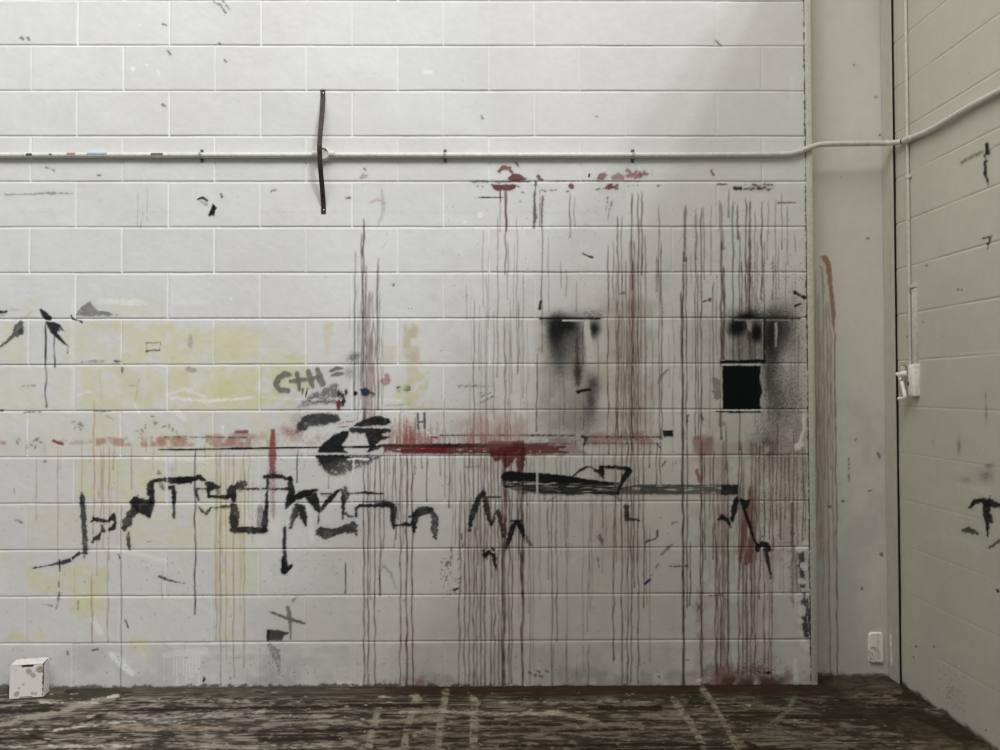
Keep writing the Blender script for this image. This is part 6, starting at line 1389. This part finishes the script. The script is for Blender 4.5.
cutm |= (GA > sa0) & (GA < sa1) & (GH > bh - .0115) & (GH < bh - .003) & ~(((np.abs(GA - (sa0 + sa1) / 2) > (sa1 - sa0) / 2 - .003)) & (np.abs(GH - bh + .0072) > .0026))
na0, na1 = (212 / 10.71 - 9.3) / 34.4 * bw, (345 / 10.71 - 9.3) / 34.4 * bw
cutm |= (GA > na0) & (GA < na1) & (GH < .0055)
rag = .0012 * np.sin(GH * 260) + .002 * sm(.05, .06, GH) * (1 - sm(.06, .085, GH))
cutm |= GA > bw - .0045 - rag
idx = np.arange(BX.n * BX.m).reshape(BX.n, BX.m)
Q = np.stack([idx[:-1, :-1], idx[:-1, 1:], idx[1:, 1:], idx[1:, :-1]], -1)
ok = ~cutm
keep = ok[:-1, :-1] & ok[:-1, 1:] & ok[1:, 1:] & ok[1:, :-1]
qq = Q[keep].reshape(-1, 4); uu, inv = np.unique(qq.ravel(), return_inverse=True)
fp = raw_mesh('front_panel', BX.P.reshape(-1, 3)[uu], BX.C.reshape(-1, 3)[uu], inv.reshape(-1, 4), M_card)
md = fp.modifiers.new('thick', 'SOLIDIFY'); md.thickness = .0022; md.offset = -1
fp.parent = cb; fp.matrix_parent_inverse = Matrix.Translation(cb.location).inverted()
# tray: bottom, back and both sides
b0 = g0 * np.array([1, 1, 0]) + np.array([0, 0, .0035])
t_ = .0025
bm = bmesh.new()
obox(bm, b0 + eyv * .004, ex * bw, eyv * (bd - .004), ez * t_)
obox(bm, b0 + eyv * (bd - t_) + ez * t_, ex * bw, eyv * t_, ez * (bh - t_ - .001))
obox(bm, b0 + eyv * .010 + ez * t_, ex * t_, eyv * (bd - t_ - .010), ez * (bh - t_ - .001))
finish('tray', bm, M_card2, cb, smooth=False)
bm = bmesh.new()
o_ = b0 + ex * (bw - t_ + .0005)
# right side leans a little outwards at the front, leaving a dark slit
vs = [bm.verts.new(p) for p in (o_ + eyv * .0035, o_ + eyv * bd, o_ + eyv * bd + ez * bh, o_ + eyv * .011 + ez * (bh * .5), o_ + eyv * .0105 + ez * (bh - .004))]
f = bm.faces.new((vs[0], vs[1], vs[2], vs[4], vs[3]))
r_ = bmesh.ops.extrude_face_region(bm, geom=[f])
bmesh.ops.translate(bm, verts=[v for v in r_['geom'] if isinstance(v, bmesh.types.BMVert)], vec=Vector(ex * t_))
finish('side_panel', bm, M_card2, cb, smooth=False)
bm = bmesh.new(); obox(bm, b0 + ex * (t_ + .001) + eyv * .0125 + ez * (t_ + .0005), ex * (bw - 3 * t_ - .002), eyv * .001, ez * (bh - .008)); 
finish('dark_backing', bm, M_in, cb, smooth=False)  # dark sheet behind the front panel, stands in for the shaded interior
# lid flap folding back from the crease
bm = bmesh.new()
lz = bh + .0035
p0 = g0 * np.array([1, 1, 0]) + ez * (lz - .0012) + eyv * .0055
obox(bm, p0 + ex * .001, ex * (bw - .006), eyv * (bd - .005) + ez * .0035, ez * .0022 - eyv * .0003, .0006, 1)
obox(bm, p0 + eyv * (bd - .0052) + ez * .0033 + ex * .012, ex * (bw - .015), eyv * .0022, ez * .004, .0006, 1)
finish('lid_flap', bm, M_card2, cb, smooth=False)

# ------------------------------------------------------------------ light: daylight over the clerestory sill of the side wall, dim sky behind the camera
w = bpy.data.worlds.new('World'); sc.world = w; w.use_nodes = True
bg = w.node_tree.nodes['Background']
bg.inputs['Color'].default_value = (1.0, .98, .90, 1)
bg.inputs['Strength'].default_value = .29


def area(name, loc, d, sx, sy, e, c):
    l = bpy.data.lights.new(name, 'AREA'); l.shape = 'RECTANGLE'; l.size = sx; l.size_y = sy; l.energy = e; l.color = c
    o = bpy.data.objects.new(name, l); col.objects.link(o); o.location = loc
    o.rotation_euler = Vector(d).to_track_quat('-Z', 'Y').to_euler()
    return o


def sun(name, d, e, ang, c):
    l = bpy.data.lights.new(name, 'SUN'); l.energy = e; l.angle = math.radians(ang); l.color = c
    o = bpy.data.objects.new(name, l); col.objects.link(o)
    o.rotation_euler = Vector(d).to_track_quat('Z', 'Y').to_euler()
    o.location = (2, -2, 6)
    return o


sun('daylight', (.62, -.75, .90), .44, 24, (.95, .985, 1.07))
sun('daylight_low', (.62, -.78, .806), .56, 3.5, (.95, .985, 1.07))
sun('daylight_high', (.62, -.82, 1.104), .63, 3.5, (.95, .985, 1.07))
area('overhead_fill', (1.6, -2.4, 5.6), (0, .35, -1), 3, 2, 125, (1.0, .975, .87))  # unseen overhead area lamp, added so the wall brightens towards the top
area('overhead_fill', (-1.5, -2.6, 5.0), (.5, .6, -1), 3, 2, 48, (.97, .99, 1.04))  # second unseen area lamp, added to brighten the left side

# ------------------------------------------------------------------ camera
cd = bpy.data.cameras.new('Camera'); cam = bpy.data.objects.new('Camera', cd); col.objects.link(cam)
cd.sensor_width = 36; cd.lens = F * 36 / 1000; cd.sensor_fit = 'HORIZONTAL'
cam.matrix_world = Matrix(((RX[0], UX[0], -FW[0], CAM[0]), (RX[1], UX[1], -FW[1], CAM[1]), (RX[2], UX[2], -FW[2], CAM[2]), (0, 0, 0, 1)))
cd.clip_start = .05
sc.camera = cam
vs_ = sc.view_settings
vs_.view_transform = 'Standard'; vs_.look = 'None'; vs_.gamma = 1; vs_.exposure = 0.0; vs_.use_curve_mapping = False
